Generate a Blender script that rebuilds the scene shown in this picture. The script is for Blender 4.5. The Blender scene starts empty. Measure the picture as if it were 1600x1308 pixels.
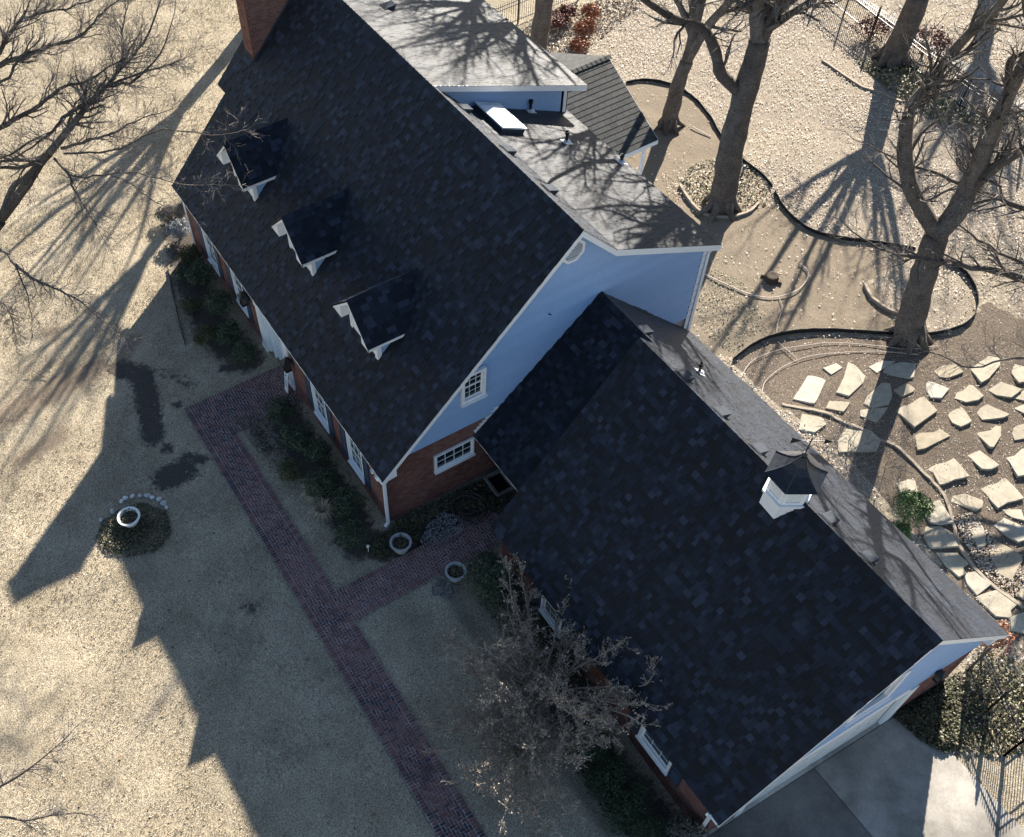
import bpy, math, random
import numpy as np
from mathutils import Vector, Matrix

scene = bpy.context.scene
COL = scene.collection
RNG = np.random.default_rng(7)
random.seed(7)

# ------------------------------------------------------------------ camera
CAM = np.array([17.1101, -7.8461, 28.5421])
YAW, PIT, ROL = 2.717283, 0.980556, -0.108966
FPX = 1574.64                      # focal length in pixels of a 1600 px wide frame
PPX, PPY = 800 - 199.56, 654 + 150.65
fw = np.array([math.cos(YAW) * math.cos(PIT), math.sin(YAW) * math.cos(PIT), -math.sin(PIT)])
rt = np.array([math.sin(YAW), -math.cos(YAW), 0.0])
up = np.cross(rt, fw)
rt, up = (math.cos(ROL) * rt + math.sin(ROL) * up, -math.sin(ROL) * rt + math.cos(ROL) * up)
cam_data = bpy.data.cameras.new('camera')
cam = bpy.data.objects.new('camera', cam_data)
COL.objects.link(cam)
cam.matrix_world = Matrix(((rt[0], up[0], -fw[0], CAM[0]), (rt[1], up[1], -fw[1], CAM[1]),
                           (rt[2], up[2], -fw[2], CAM[2]), (0, 0, 0, 1)))
cam_data.sensor_fit = 'HORIZONTAL'
cam_data.sensor_width = 36.0
cam_data.lens = 36.0 * FPX / 1600
cam_data.shift_x = (800 - PPX) / 1600
cam_data.shift_y = (PPY - 654) / 1600
cam_data.clip_start = 0.5
cam_data.clip_end = 2000
scene.camera = cam

# ------------------------------------------------------------------ light
SUN = np.array([-1.2, 1.55, 1.0])            # towards the sun
SUN = SUN / np.linalg.norm(SUN)
ELEV = math.asin(SUN[2])
world = bpy.data.worlds.new('World')
scene.world = world
world.use_nodes = True
wn = world.node_tree
sky = wn.nodes.new('ShaderNodeTexSky')
sky.sky_type = 'NISHITA'
sky.sun_disc = False
sky.sun_elevation = ELEV
sky.sun_rotation = math.atan2(SUN[0], SUN[1]) % (2 * math.pi)
sky.altitude = 300
sky.air_density = 1.0
sky.dust_density = 0.4
sky.ozone_density = 1.3
wn.nodes['Background'].inputs['Strength'].default_value = 0.05
wn.links.new(sky.outputs[0], wn.nodes['Background'].inputs['Color'])
sun_d = bpy.data.lights.new('sun', 'SUN')
sun_d.energy = 5.0
sun_d.angle = math.radians(0.53)
sun_d.color = (1.0, 0.92, 0.80)
sun_o = bpy.data.objects.new('sun', sun_d)
COL.objects.link(sun_o)
sun_o.location = (-30, 40, 40)
sun_o.rotation_euler = Vector(SUN).to_track_quat('Z', 'Y').to_euler()
vs = scene.view_settings
vs.view_transform = 'Standard'
vs.look = 'None'
vs.exposure = 1.84
vs.gamma = 1.0
vs.use_curve_mapping = False

# ------------------------------------------------------------------ geometry of the place
def sm(t):
    t = np.clip(t, 0, 1)
    return t * t * (3 - 2 * t)
def hz(x, y):                                   # height of the terrain
    return -0.9 * sm((x - 3.0) / 9.0) * sm((y + 6.0) / 7.0)
def ray(px, py):
    d = fw * FPX + rt * (px - PPX) + up * (PPY - py)
    return d / np.linalg.norm(d)
def R(px, py, h):                               # point at height h seen along that line of sight
    d = ray(px, py)
    return CAM + d * ((h - CAM[2]) / d[2])
def G(px, py, lift=0.0):                        # point of the terrain
    h = 0.0
    for _ in range(8):
        p = R(px, py, h)
        h = float(hz(p[0], p[1]))
    p = R(px, py, h)
    return np.array([p[0], p[1], h + lift])
def above(base, px, py):                        # point of the sight line closest to the vertical through base
    d = ray(px, py)
    dx, dy = base[0] - CAM[0], base[1] - CAM[1]
    t = (dx * d[0] + dy * d[1]) / (d[0] ** 2 + d[1] ** 2)
    return CAM + d * t
def unit(v):
    v = np.asarray(v, float)
    return v / (np.linalg.norm(v) + 1e-12)
def vnoise(x, y, s, seed=0):                    # value noise, 0..1
    x = np.asarray(x, float) * s; y = np.asarray(y, float) * s
    xi, yi = np.floor(x), np.floor(y)
    fx, fy = x - xi, y - yi
    fx, fy = fx * fx * (3 - 2 * fx), fy * fy * (3 - 2 * fy)
    def h(a, b):
        v = np.sin(a * 127.1 + b * 311.7 + seed * 74.7) * 43758.5453
        return v - np.floor(v)
    return (h(xi, yi) * (1 - fx) + h(xi + 1, yi) * fx) * (1 - fy) + (h(xi, yi + 1) * (1 - fx) + h(xi + 1, yi + 1) * fx) * fy
def inpoly(x, y, poly):
    x = np.asarray(x); y = np.asarray(y)
    r = np.zeros(x.shape, bool)
    n = len(poly)
    for i in range(n):
        x1, y1 = poly[i][:2]; x2, y2 = poly[(i + 1) % n][:2]
        c = ((y1 > y) != (y2 > y))
        xx = (x2 - x1) * (y - y1) / ((y2 - y1) if y2 != y1 else 1e-9) + x1
        r ^= c & (x < xx)
    return r
def polydist(x, y, line):                       # distance to a polyline
    d = np.full(np.shape(x), 1e9)
    for (a, b) in zip(line[:-1], line[1:]):
        ax, ay = a[:2]; bx, by = b[:2]
        L = (bx - ax) ** 2 + (by - ay) ** 2 + 1e-9
        t = np.clip(((x - ax) * (bx - ax) + (y - ay) * (by - ay)) / L, 0, 1)
        d = np.minimum(d, np.hypot(x - ax - t * (bx - ax), y - ay - t * (by - ay)))
    return d

# ------------------------------------------------------------------ mesh building
class MB:
    def __init__(s): s.v = []; s.f = []; s.t = []
    def add(s, vs_, fs, tint=0.5):
        o = len(s.v)
        s.v.extend([tuple(map(float, p)) for p in vs_])
        s.f.extend([tuple(i + o for i in f) for f in fs])
        s.t.extend([tint] * len(fs))
    def box(s, a, b, tint=0.5):
        x0, y0, z0 = a; x1, y1, z1 = b
        s.add([(x0, y0, z0), (x1, y0, z0), (x1, y1, z0), (x0, y1, z0), (x0, y0, z1), (x1, y0, z1), (x1, y1, z1), (x0, y1, z1)],
              [(0, 3, 2, 1), (4, 5, 6, 7), (0, 1, 5, 4), (1, 2, 6, 5), (2, 3, 7, 6), (3, 0, 4, 7)], tint)
    def obox(s, o, U, V, N, u0, u1, v0, v1, n0, n1, tint=0.5):     # box in a local frame
        o, U, V, N = map(np.asarray, (o, U, V, N))
        P = lambda u, v, n: o + U * u + V * v + N * n
        s.add([P(u0, v0, n0), P(u1, v0, n0), P(u1, v1, n0), P(u0, v1, n0), P(u0, v0, n1), P(u1, v0, n1), P(u1, v1, n1), P(u0, v1, n1)],
              [(0, 3, 2, 1), (4, 5, 6, 7), (0, 1, 5, 4), (1, 2, 6, 5), (2, 3, 7, 6), (3, 0, 4, 7)], tint)
    def prism(s, poly, ext, tint=0.5):          # 3-D polygon extruded along ext
        n = len(poly); poly = [np.asarray(p, float) for p in poly]; ext = np.asarray(ext, float)
        s.add(poly + [p + ext for p in poly],
              [tuple(range(n))[::-1], tuple(range(n, 2 * n))] + [(i, (i + 1) % n, n + (i + 1) % n, n + i) for i in range(n)], tint)
    def bar(s, a, b, w, h, upv=(0, 0, 1), tint=0.5):   # rectangular bar from a to b
        a = np.asarray(a, float); b = np.asarray(b, float); d = unit(b - a)
        sd = np.cross(d, np.asarray(upv, float))
        if np.linalg.norm(sd) < 1e-4: sd = np.cross(d, (1, 0, 0))
        sd = unit(sd); u2 = np.cross(sd, d)
        L = np.linalg.norm(b - a)
        s.obox(a, d, sd, u2, 0, L, -w / 2, w / 2, -h / 2, h / 2, tint)
    def tube(s, pts, rad, sides=6, tint=0.5, cap=True):
        pts = np.asarray(pts, float); n = len(pts)
        rad = np.broadcast_to(np.asarray(rad, float), (n,))
        d0 = unit(pts[1] - pts[0])
        ref = np.array([0.0, 0, 1]) if abs(d0[2]) < 0.9 else np.array([1.0, 0, 0])
        u = unit(np.cross(d0, ref))
        vs_ = []
        ang = np.arange(sides) * 2 * math.pi / sides
        ca, sa = np.cos(ang)[:, None], np.sin(ang)[:, None]
        for i in range(n):
            d = unit(pts[min(i + 1, n - 1)] - pts[max(i - 1, 0)])
            u = unit(u - d * np.dot(u, d)); w = np.cross(d, u)
            vs_.extend(pts[i] + rad[i] * (ca * u + sa * w))
        fs = [(i * sides + k, i * sides + (k + 1) % sides, (i + 1) * sides + (k + 1) % sides, (i + 1) * sides + k)
              for i in range(n - 1) for k in range(sides)]
        if cap and sides > 3:
            fs.append(tuple(range(sides))[::-1]); fs.append(tuple((n - 1) * sides + k for k in range(sides)))
        s.add(vs_, fs, tint)
    def lathe(s, prof, c=(0, 0, 0), sides=20, tint=0.5):
        vs_ = []
        for r, z in prof:
            for k in range(sides):
                a = 2 * math.pi * k / sides
                vs_.append((c[0] + r * math.cos(a), c[1] + r * math.sin(a), c[2] + z))
        n = len(prof)
        fs = [(i * sides + k, i * sides + (k + 1) % sides, (i + 1) * sides + (k + 1) % sides, (i + 1) * sides + k)
              for i in range(n - 1) for k in range(sides)]
        s.add(vs_, fs, tint)
    def mesh(s, name, mat=None, smooth=False):
        me = bpy.data.meshes.new(name)
        me.from_pydata(s.v, [], s.f)
        at = me.attributes.new('tint', 'FLOAT', 'FACE')
        at.data.foreach_set('value', np.asarray(s.t, np.float32))
        if mat: me.materials.append(mat)
        if smooth: me.polygons.foreach_set('use_smooth', [True] * len(me.polygons))
        me.update()
        return me

def raw_mesh(name, V, F, tint, mat):            # numpy arrays -> mesh (F: n x k)
    me = bpy.data.meshes.new(name)
    V = np.asarray(V, np.float32); F = np.asarray(F, np.int32)
    n, k = F.shape
    me.vertices.add(len(V)); me.vertices.foreach_set('co', V.ravel())
    me.loops.add(n * k); me.loops.foreach_set('vertex_index', F.ravel())
    me.polygons.add(n)
    me.polygons.foreach_set('loop_start', np.arange(0, n * k, k, dtype=np.int32))
    me.polygons.foreach_set('loop_total', np.full(n, k, np.int32))
    at = me.attributes.new('tint', 'FLOAT', 'FACE')
    at.data.foreach_set('value', np.asarray(tint, np.float32))
    me.materials.append(mat)
    me.update(calc_edges=True)
    return me

def link(name, me, parent=None):
    o = bpy.data.objects.new(name, me); COL.objects.link(o)
    if parent is not None:
        o.parent = parent
        if parent.type == 'EMPTY' and not parent.get('_local'):
            o.matrix_parent_inverse = Matrix.Translation(-parent.location)
    return o
def obj(name, mb, mat, parent=None, smooth=False, kind=None, label=None):
    o = link(name, mb.mesh(name, mat, smooth), parent)
    if kind: o['kind'] = kind
    if label: o['label'] = label
    return o
def tag(o, label, cat, group=None, kind=None):
    o['label'] = label; o['category'] = cat
    if group: o['group'] = group
    if kind: o['kind'] = kind
    return o
def thing(name, label, cat, loc=(0, 0, 0), group=None):
    o = bpy.data.objects.new(name, None); COL.objects.link(o)
    o.location = loc; o.empty_display_size = 0.3
    return tag(o, label, cat, group)
def dup(root, loc, label=None, rotz=0.0, scale=1.0):
    r = root.copy(); COL.objects.link(r)
    r.location = loc; r.rotation_euler = (0, 0, rotz); r.scale = (scale,) * 3
    if label: r['label'] = label
    for ch in list(root.children):
        c = ch.copy(); COL.objects.link(c); c.parent = r
        for g in list(ch.children):
            d = g.copy(); COL.objects.link(d); d.parent = c
    return r
# ------------------------------------------------------------------ materials
def mk(name, cols, rough=0.8, noise=0.0, nscale=20, bump=0.0, bscale=60, spec=0.3, metal=0.0, sheen=0.0, big=0.0, bigscale=1.5, trans=0.0):
    """cols: colour stops across the tint attribute; noise/big: brightness variation"""
    m = bpy.data.materials.new(name); m.use_nodes = True
    nt = m.node_tree; N = nt.nodes; L = nt.links
    b = N['Principled BSDF']
    b.inputs['Roughness'].default_value = rough
    b.inputs['Specular IOR Level'].default_value = spec
    b.inputs['Metallic'].default_value = metal
    if sheen:
        b.inputs['Sheen Weight'].default_value = sheen
        b.inputs['Sheen Roughness'].default_value = 0.5
    if len(cols) == 1:
        rgb = N.new('ShaderNodeRGB'); rgb.outputs[0].default_value = (*cols[0], 1); out = rgb.outputs[0]
    else:
        at = N.new('ShaderNodeAttribute'); at.attribute_name = 'tint'
        cr = N.new('ShaderNodeValToRGB')
        e = cr.color_ramp.elements
        e[0].position = 0; e[0].color = (*cols[0], 1)
        e[1].position = 1; e[1].color = (*cols[-1], 1)
        for i, c in enumerate(cols[1:-1]):
            k = e.new((i + 1) / (len(cols) - 1)); k.color = (*c, 1)
        L.new(at.outputs['Fac'], cr.inputs[0]); out = cr.outputs[0]
    tc = N.new('ShaderNodeNewGeometry')
    for amt, sc in ((noise, nscale), (big, bigscale)):
        if amt <= 0: continue
        nz = N.new('ShaderNodeTexNoise'); nz.inputs['Scale'].default_value = sc; nz.inputs['Detail'].default_value = 4
        nz.inputs['Roughness'].default_value = 0.65
        L.new(tc.outputs['Position'], nz.inputs['Vector'])
        mr = N.new('ShaderNodeMapRange'); mr.inputs[1].default_value = 0.3; mr.inputs[2].default_value = 0.7
        mr.inputs[3].default_value = 1 - amt; mr.inputs[4].default_value = 1 + amt
        L.new(nz.outputs[0], mr.inputs[0])
        mx = N.new('ShaderNodeMix'); mx.data_type = 'RGBA'; mx.blend_type = 'MULTIPLY'; mx.inputs[0].default_value = 1
        L.new(out, mx.inputs[6]); L.new(mr.outputs[0], mx.inputs[7]); out = mx.outputs[2]
    L.new(out, b.inputs['Base Color'])
    if bump > 0:
        nz = N.new('ShaderNodeTexNoise'); nz.inputs['Scale'].default_value = bscale; nz.inputs['Detail'].default_value = 5
        L.new(tc.outputs['Position'], nz.inputs['Vector'])
        bp = N.new('ShaderNodeBump'); bp.inputs['Strength'].default_value = bump; bp.inputs['Distance'].default_value = 0.02
        L.new(nz.outputs[0], bp.inputs['Height']); L.new(bp.outputs[0], b.inputs['Normal'])
    return m

M = {}
M['shingle'] = mk('shingle_granules', [(.002, .0036, .0078), (.0052, .0086, .0168), (.0125, .019, .034), (.029, .040, .065)], 0.56, .32, 60, .35, 110, .2, sheen=.11, big=.16, bigscale=.55)
M['shingle3'] = mk('porch_shingle_granules', [(.018, .020, .022), (.032, .034, .036), (.046, .048, .05)], 0.7, .25, 60, .4, 140, .2, sheen=.05, big=.15, bigscale=.8)
M['deck'] = mk('roof_felt', [(.012, .013, .016)], 0.9, .2, 30)
M['brick'] = mk('red_brick', [(.085, .048, .044), (.14, .068, .058), (.19, .085, .068), (.245, .125, .10), (.18, .115, .10)], 0.85, .3, 35, .4, 90, .25)
M['mortar'] = mk('mortar', [(.36, .32, .285)], 0.95, .2, 40, .3, 120)
M['paver'] = mk('paving_brick', [(.035, .034, .042), (.08, .05, .052), (.135, .066, .058), (.185, .088, .072), (.215, .118, .10), (.135, .082, .088)], 0.82, .3, 30, .4, 90, .3)
M['joint'] = mk('sand_joint', [(.38, .36, .36)], 0.95, .55, 3)
M['siding'] = mk('painted_siding', [(.25, .395, .63), (.285, .435, .68)], 0.55, .05, 8, .05, 60, .4)
M['white'] = mk('white_paint', [(.82, .83, .84)], 0.5, .04, 10, 0, 60, .4)
M['offwhite'] = mk('weathered_white', [(.72, .72, .70)], 0.6, .12, 14, .1, 60, .35)
M['shutter'] = mk('blue_shutter', [(.022, .042, .075)], 0.5, .1, 20, 0, 60, .4)
M['glass'] = mk('window_glass', [(.012, .022, .026)], 0.06, 0, 1, 0, 1, .9)
M['blackmetal'] = mk('black_metal', [(.012, .012, .013)], 0.45, .1, 30, 0, 60, .5)
M['ventmetal'] = mk('painted_vent_metal', [(.05, .058, .072)], 0.75, .1, 20, 0, 60, .08)
M['dark'] = mk('near_black', [(.006, .006, .007)], 0.9)
M['galv'] = mk('galvanised_flashing', [(.62, .63, .64)], 0.45, .1, 12, 0, 60, .5, metal=.2)
M['copper'] = mk('dark_metal_roof', [(.028, .030, .036)], 0.38, .35, 9, .05, 30, .6, metal=.6)
M['dome'] = mk('acrylic_dome', [(.86, .87, .88)], 0.25, .05, 6, 0, 60, .5)
M['bark'] = mk('grey_bark', [(.07, .056, .046), (.105, .088, .074), (.16, .138, .12)], 0.92, .55, 20, 1.0, 30, .2, big=.3, bigscale=2.5)
M['twig'] = mk('twig_bark', [(.08, .066, .058), (.16, .14, .125), (.28, .26, .24)], 0.85, .2, 9, 0, 60, .25)
M['myrtle'] = mk('pale_myrtle_bark', [(.17, .125, .095), (.30, .235, .185), (.47, .385, .31)], 0.8, .2, 20, 0, 60, .25)
M['seed'] = mk('dry_seed_heads', [(.22, .18, .135), (.36, .30, .235), (.52, .45, .36)], 0.9, .2, 40)
M['leaf'] = mk('evergreen_leaf', [(.013, .026, .012), (.034, .055, .025), (.062, .09, .042), (.115, .14, .075)], 0.5, .2, 10, 0, 60, .4)
M['leafmid'] = mk('grey_green_leaf', [(.03, .05, .025), (.075, .10, .055), (.14, .165, .10)], 0.6, .2, 10, 0, 60, .3)
M['leafolive'] = mk('olive_leaf', [(.04, .045, .018), (.07, .075, .026), (.105, .105, .04)], 0.6, .2, 10, 0, 60, .35)
M['leafbright'] = mk('boxwood_leaf', [(.035, .07, .015), (.07, .125, .028), (.12, .18, .05)], 0.5, .2, 10, 0, 60, .4)
M['leafgrey'] = mk('grey_dry_leaf', [(.09, .08, .06), (.16, .145, .115), (.24, .22, .18)], 0.85, .2, 10)
M['leafsilver'] = mk('silver_leaf', [(.12, .13, .14), (.24, .26, .28), (.38, .4, .43)], 0.8, .2, 10)
M['leafred'] = mk('nandina_leaf', [(.15, .05, .022), (.32, .12, .06), (.46, .24, .13)], 0.6, .2, 10)
M['leafmaroon'] = mk('maroon_leaf', [(.06, .015, .015), (.12, .03, .025), (.2, .07, .05)], 0.6, .2, 10)
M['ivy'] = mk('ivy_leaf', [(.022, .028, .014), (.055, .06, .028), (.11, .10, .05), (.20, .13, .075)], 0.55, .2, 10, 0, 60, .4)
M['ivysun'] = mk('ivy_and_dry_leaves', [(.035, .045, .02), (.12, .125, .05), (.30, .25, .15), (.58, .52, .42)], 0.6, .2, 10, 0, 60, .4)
M['blade'] = mk('dormant_grass', [(.13, .105, .072), (.32, .275, .198), (.54, .475, .365), (.69, .63, .515)], 0.85, .15, 3, 0, 60, .25, big=.12, bigscale=.5)
M['litter'] = mk('fallen_leaves', [(.10, .065, .042), (.27, .21, .145), (.47, .41, .33), (.66, .62, .56), (.24, .14, .075)], 0.8, .2, 8, 0, 60, .25)
M['stone'] = mk('sandstone', [(.22, .175, .12), (.29, .25, .185), (.34, .305, .24), (.41, .385, .33)], 0.85, .14, 5, .35, 25, .25, big=.14, bigscale=1.3)
M['pebble'] = mk('white_pebble', [(.45, .45, .44), (.68, .68, .66)], 0.8, .15, 20, .2, 40)
M['gravel'] = mk('grey_gravel', [(.10, .10, .105), (.22, .22, .225), (.40, .40, .40)], 0.9, .2, 30)
M['concrete'] = mk('concrete', [(.11, .105, .098), (.42, .39, .345)], 0.85, .14, 14, .3, 90, .3, big=.5, bigscale=.5)
M['planter'] = mk('cast_planter', [(.36, .365, .37)], 0.8, .12, 20, .2, 40)
M['urn'] = mk('white_urn', [(.80, .79, .77)], 0.7, .1, 14, .15, 40)
M['soilm'] = mk('potting_soil', [(.045, .033, .025)], 0.95, .3, 40, .6, 40)
M['hose'] = mk('rubber_hose', [(.07, .05, .045), (.13, .095, .085)], 0.55, .1, 20, 0, 60, .4)
M['palehose'] = mk('faded_hose', [(.52, .44, .38)], 0.7, .15, 12)
M['edging'] = mk('steel_edging', [(.018, .016, .015)], 0.7, .2, 20)
M['woodedge'] = mk('timber_edging', [(.30, .25, .195)], 0.85, .2, 20)
M['door'] = mk('painted_door', [(.55, .62, .68)], 0.5, .05, 10)
M['brass'] = mk('lantern_glass', [(.06, .055, .05)], 0.2, 0, 1, 0, 1, .6)
M['stump'] = mk('cut_wood', [(.05, .035, .025)], 0.9, .3, 20)
M['weed'] = mk('winter_weeds', [(.13, .14, .085), (.26, .26, .18), (.42, .41, .32)], 0.8, .2, 10)
M['straw'] = mk('straw_grass', [(.26, .2, .13), (.42, .34, .23), (.52, .44, .32)], 0.85, .15, 10)
M['blue'] = mk('blue_plastic', [(.05, .09, .22)], 0.5)
M['letters'] = mk('dark_lettering', [(.015, .03, .07)], 0.6)

def ground_material():
    m = bpy.data.materials.new('yard_ground'); m.use_nodes = True
    nt = m.node_tree; N = nt.nodes; L = nt.links
    b = N['Principled BSDF']; b.inputs['Roughness'].default_value = .95; b.inputs['Specular IOR Level'].default_value = .15
    geo = N.new('ShaderNodeNewGeometry')
    def noise(sc, det=4, rough=.6):
        n = N.new('ShaderNodeTexNoise'); n.inputs['Scale'].default_value = sc; n.inputs['Detail'].default_value = det
        n.inputs['Roughness'].default_value = rough; L.new(geo.outputs['Position'], n.inputs['Vector']); return n.outputs[0]
    def ramp(fac, stops):
        r = N.new('ShaderNodeValToRGB'); e = r.color_ramp.elements
        e[0].position, e[0].color = stops[0][0], (*stops[0][1], 1); e[1].position, e[1].color = stops[-1][0], (*stops[-1][1], 1)
        for p, c in stops[1:-1]:
            k = e.new(p); k.color = (*c, 1)
        L.new(fac, r.inputs[0]); return r.outputs[0]
    def math_(op, a, bb, clamp=False):
        n = N.new('ShaderNodeMath'); n.operation = op; n.use_clamp = clamp
        for i, s in enumerate((a, bb)):
            if isinstance(s, (int, float)): n.inputs[i].default_value = s
            else: L.new(s, n.inputs[i])
        return n.outputs[0]
    def mix(f, a, c):
        n = N.new('ShaderNodeMix'); n.data_type = 'RGBA'
        L.new(f, n.inputs[0]); L.new(a, n.inputs[6]); L.new(c, n.inputs[7]); return n.outputs[2]
    def attr(nm):
        a = N.new('ShaderNodeAttribute'); a.attribute_name = nm; return a.outputs['Fac']
    fine = noise(23, 6, .82); mid = noise(5, 4); big = noise(.5, 3); edge = noise(4.5, 7, .78)
    grass = ramp(fine, [(.34, (.075, .058, .04)), (.44, (.235, .195, .138)), (.53, (.45, .39, .295)), (.66, (.63, .565, .45))])
    gb = ramp(big, [(.35, (.82, .80, .76)), (.62, (1.06, 1.05, 1.03))])
    mm = N.new('ShaderNodeMix'); mm.data_type = 'RGBA'; mm.blend_type = 'MULTIPLY'; mm.inputs[0].default_value = 1
    L.new(grass, mm.inputs[6]); L.new(gb, mm.inputs[7]); col = mm.outputs[2]
    def masked(name, col, over, gain=5.0, amp=1.1):
        e = math_('MULTIPLY', math_('SUBTRACT', edge, .5), amp)
        f = math_('ADD', attr(name), e)
        f = math_('ADD', math_('MULTIPLY', math_('SUBTRACT', f, .5), gain), .5, True)
        return mix(f, col, over)
    dirt = ramp(fine, [(.3, (.13, .10, .07)), (.5, (.215, .175, .13)), (.7, (.30, .255, .20))])
    col = masked('dirt', col, dirt, 4)
    lit = ramp(fine, [(.37, (.075, .058, .043)), (.47, (.22, .18, .138)), (.58, (.44, .385, .31))])
    col = masked('litter', col, lit, 4)
    mul = ramp(fine, [(.35, (.045, .034, .026)), (.48, (.125, .098, .075)), (.59, (.23, .19, .15)), (.7, (.44, .40, .345))])
    col = masked('mulch', col, mul, 5)
    worn = ramp(fine, [(.3, (.13, .10, .075)), (.5, (.22, .175, .13)), (.7, (.31, .26, .2))])
    col = masked('worn', col, worn, 3)
    soil = ramp(fine, [(.36, (.04, .033, .029)), (.5, (.075, .064, .056)), (.64, (.14, .122, .105))])
    col = masked('soil', col, soil, 2.8, 1.7)
    L.new(col, b.inputs['Base Color'])
    bp = N.new('ShaderNodeBump'); bp.inputs['Strength'].default_value = .8; bp.inputs['Distance'].default_value = .05
    L.new(math_('ADD', fine, math_('MULTIPLY', mid, .6)), bp.inputs['Height']); L.new(bp.outputs[0], b.inputs['Normal'])
    return m
M['ground'] = ground_material()
# ------------------------------------------------------------------ sky-lit setting: terrain
Gp = lambda pts: [G(*p) for p in pts]
DIRT = Gp([(975, 128), (1040, 128), (1100, 165), (1135, 215), (1190, 275), (1215, 310), (1250, 355), (1330, 375), (1430, 390), (1360, 440),
           (1400, 500), (1430, 520), (1250, 520), (1150, 560), (1060, 540), (1000, 380), (900, 250), (850, 180)])
MULCH = Gp([(1145, 565), (1190, 535), (1250, 525), (1430, 527), (1500, 522), (1540, 470), (1600, 500), (1700, 620), (1700, 1040), (1590, 1000),
            (1540, 975), (1440, 840), (1330, 720), (1200, 620)])
PATHY0, PATHY1 = -4.007, -2.789
ENTX0 = float(G(285, 640)[0]); ENTX1 = ENTX0 + 2.05
CRX0, CRX1 = 1.409, 2.694
CRY1 = 3.3
def ground_masks(x, y):
    m = {}
    dist_dirt = np.where(inpoly(x, y, DIRT), 1.0, 0.0)
    m['dirt'] = dist_dirt
    m['mulch'] = np.where(inpoly(x, y, MULCH), 1.0, 0.0)
    back = sm((y - 11.0) / 3.0) * sm((x + 24) / 5)
    lit = back * (1 - m['dirt']) * (1 - m['mulch'])
    m['litter'] = lit * (.45 + .55 * vnoise(x, y, .35, 5))
    soil = np.zeros_like(x); worn = np.zeros_like(x)
    def blob(arr, pts, r, s=1.0):
        P = Gp(pts) if len(pts) > 1 else Gp(pts) * 2
        d = polydist(x, y, P)
        return np.maximum(arr, s * np.clip(1.25 - d / r, 0, 1))
    soil = blob(soil, [(183, 575), (222, 585), (232, 630), (238, 680)], .62)
    soil = blob(soil, [(262, 745), (285, 735)], .78)
    soil = blob(soil, [(290, 712), (318, 718)], .35, .8)
    soil = blob(soil, [(262, 700)], .4, .85)
    soil = blob(soil, [(350, 575), (380, 570)], .4, .75)
    soil = blob(soil, [(420, 700), (400, 668)], .4, .75)
    soil = blob(soil, [(278, 632)], .28, .9)
    soil = blob(soil, [(390, 950)], .5, .62)
    soil = blob(soil, [(255, 580), (300, 600)], .5, .5)
    soil = blob(soil, [(1410, 1120), (1480, 1110), (1560, 1100), (1640, 1120)], 1.7)
    # planting beds along the walls
    for line, r in (([(275, 330), (300, 440), (335, 520), (385, 560)], .95), ([(440, 640), (470, 700), (520, 770), (560, 840)], .95),
                    ([(560, 850), (640, 850), (760, 770)], .8), ([(890, 1120), (960, 1215), (1060, 1320)], 1.0), ([(760, 880), (850, 960), (930, 1090)], .8),
                    ([(205, 830)], .9)):
        soil = blob(soil, line, r)
    worn = blob(worn, [(-40, 680), (60, 620), (150, 575)], .9, .8)
    worn = blob(worn, [(30, 720), (100, 680)], .6, .7)
    worn = blob(worn, [(190, 560), (210, 530)], .5, .8)
    worn = blob(worn, [(80, 520)], 1.0, .62)
    worn = blob(worn, [(120, 720)], .7, .55)
    m['soil'] = soil; m['worn'] = worn
    return m
def build_ground():
    xs = np.concatenate([[-400, -150, -70], np.arange(-46, 24.01, .2), [40, 120, 400]])
    ys = np.concatenate([[-400, -120, -40], np.arange(-19, 46.01, .2), [70, 150, 400]])
    X, Y = np.meshgrid(xs, ys)
    x, y = X.ravel(), Y.ravel()
    z = hz(x, y) + np.where((x > -46) & (x < 24) & (y > -19) & (y < 46), (vnoise(x, y, .7, 1) - .5) * .05 + (vnoise(x, y, 2.3, 2) - .5) * .03 - .03, -.03)
    inside = (x > -16.5) & (x < 13.4) & (y > .3) & (y < 11.9)
    z = np.where(inside, z - .15, z)
    # keep the paving and the drive just clear of the turf
    drive = inpoly(x, y, [(13.2, -8), (40, -8), (40, 10.6), (13.2, 10.6)])
    path = ((y > PATHY0 - .15) & (y < PATHY1 + .15) & (x > ENTX0 - .1)) | ((x > CRX0 - .15) & (x < CRX1 + .15) & (y > PATHY1) & (y < CRY1)) | \
           ((x > ENTX0 - .15) & (x < ENTX1 + .15) & (y > PATHY0) & (y < .2))
    z = np.where(drive | path, hz(x, y) - .06, z)
    nx, ny = len(xs), len(ys)
    idx = np.arange(nx * ny).reshape(ny, nx)
    F = np.stack([idx[:-1, :-1], idx[:-1, 1:], idx[1:, 1:], idx[1:, :-1]], -1).reshape(-1, 4)
    me = raw_mesh('ground', np.stack([x, y, z], 1), F, np.full(len(F), .5), M['ground'])
    for k, v in ground_masks(x, y).items():
        a = me.attributes.new(k, 'FLOAT', 'POINT'); a.data.foreach_set('value', v.astype(np.float32))
    me.polygons.foreach_set('use_smooth', [True] * len(me.polygons))
    o = link('ground', me); o['kind'] = 'structure'; o['label'] = 'dormant tan lawn with bare soil patches around the house'
build_ground()

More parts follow.
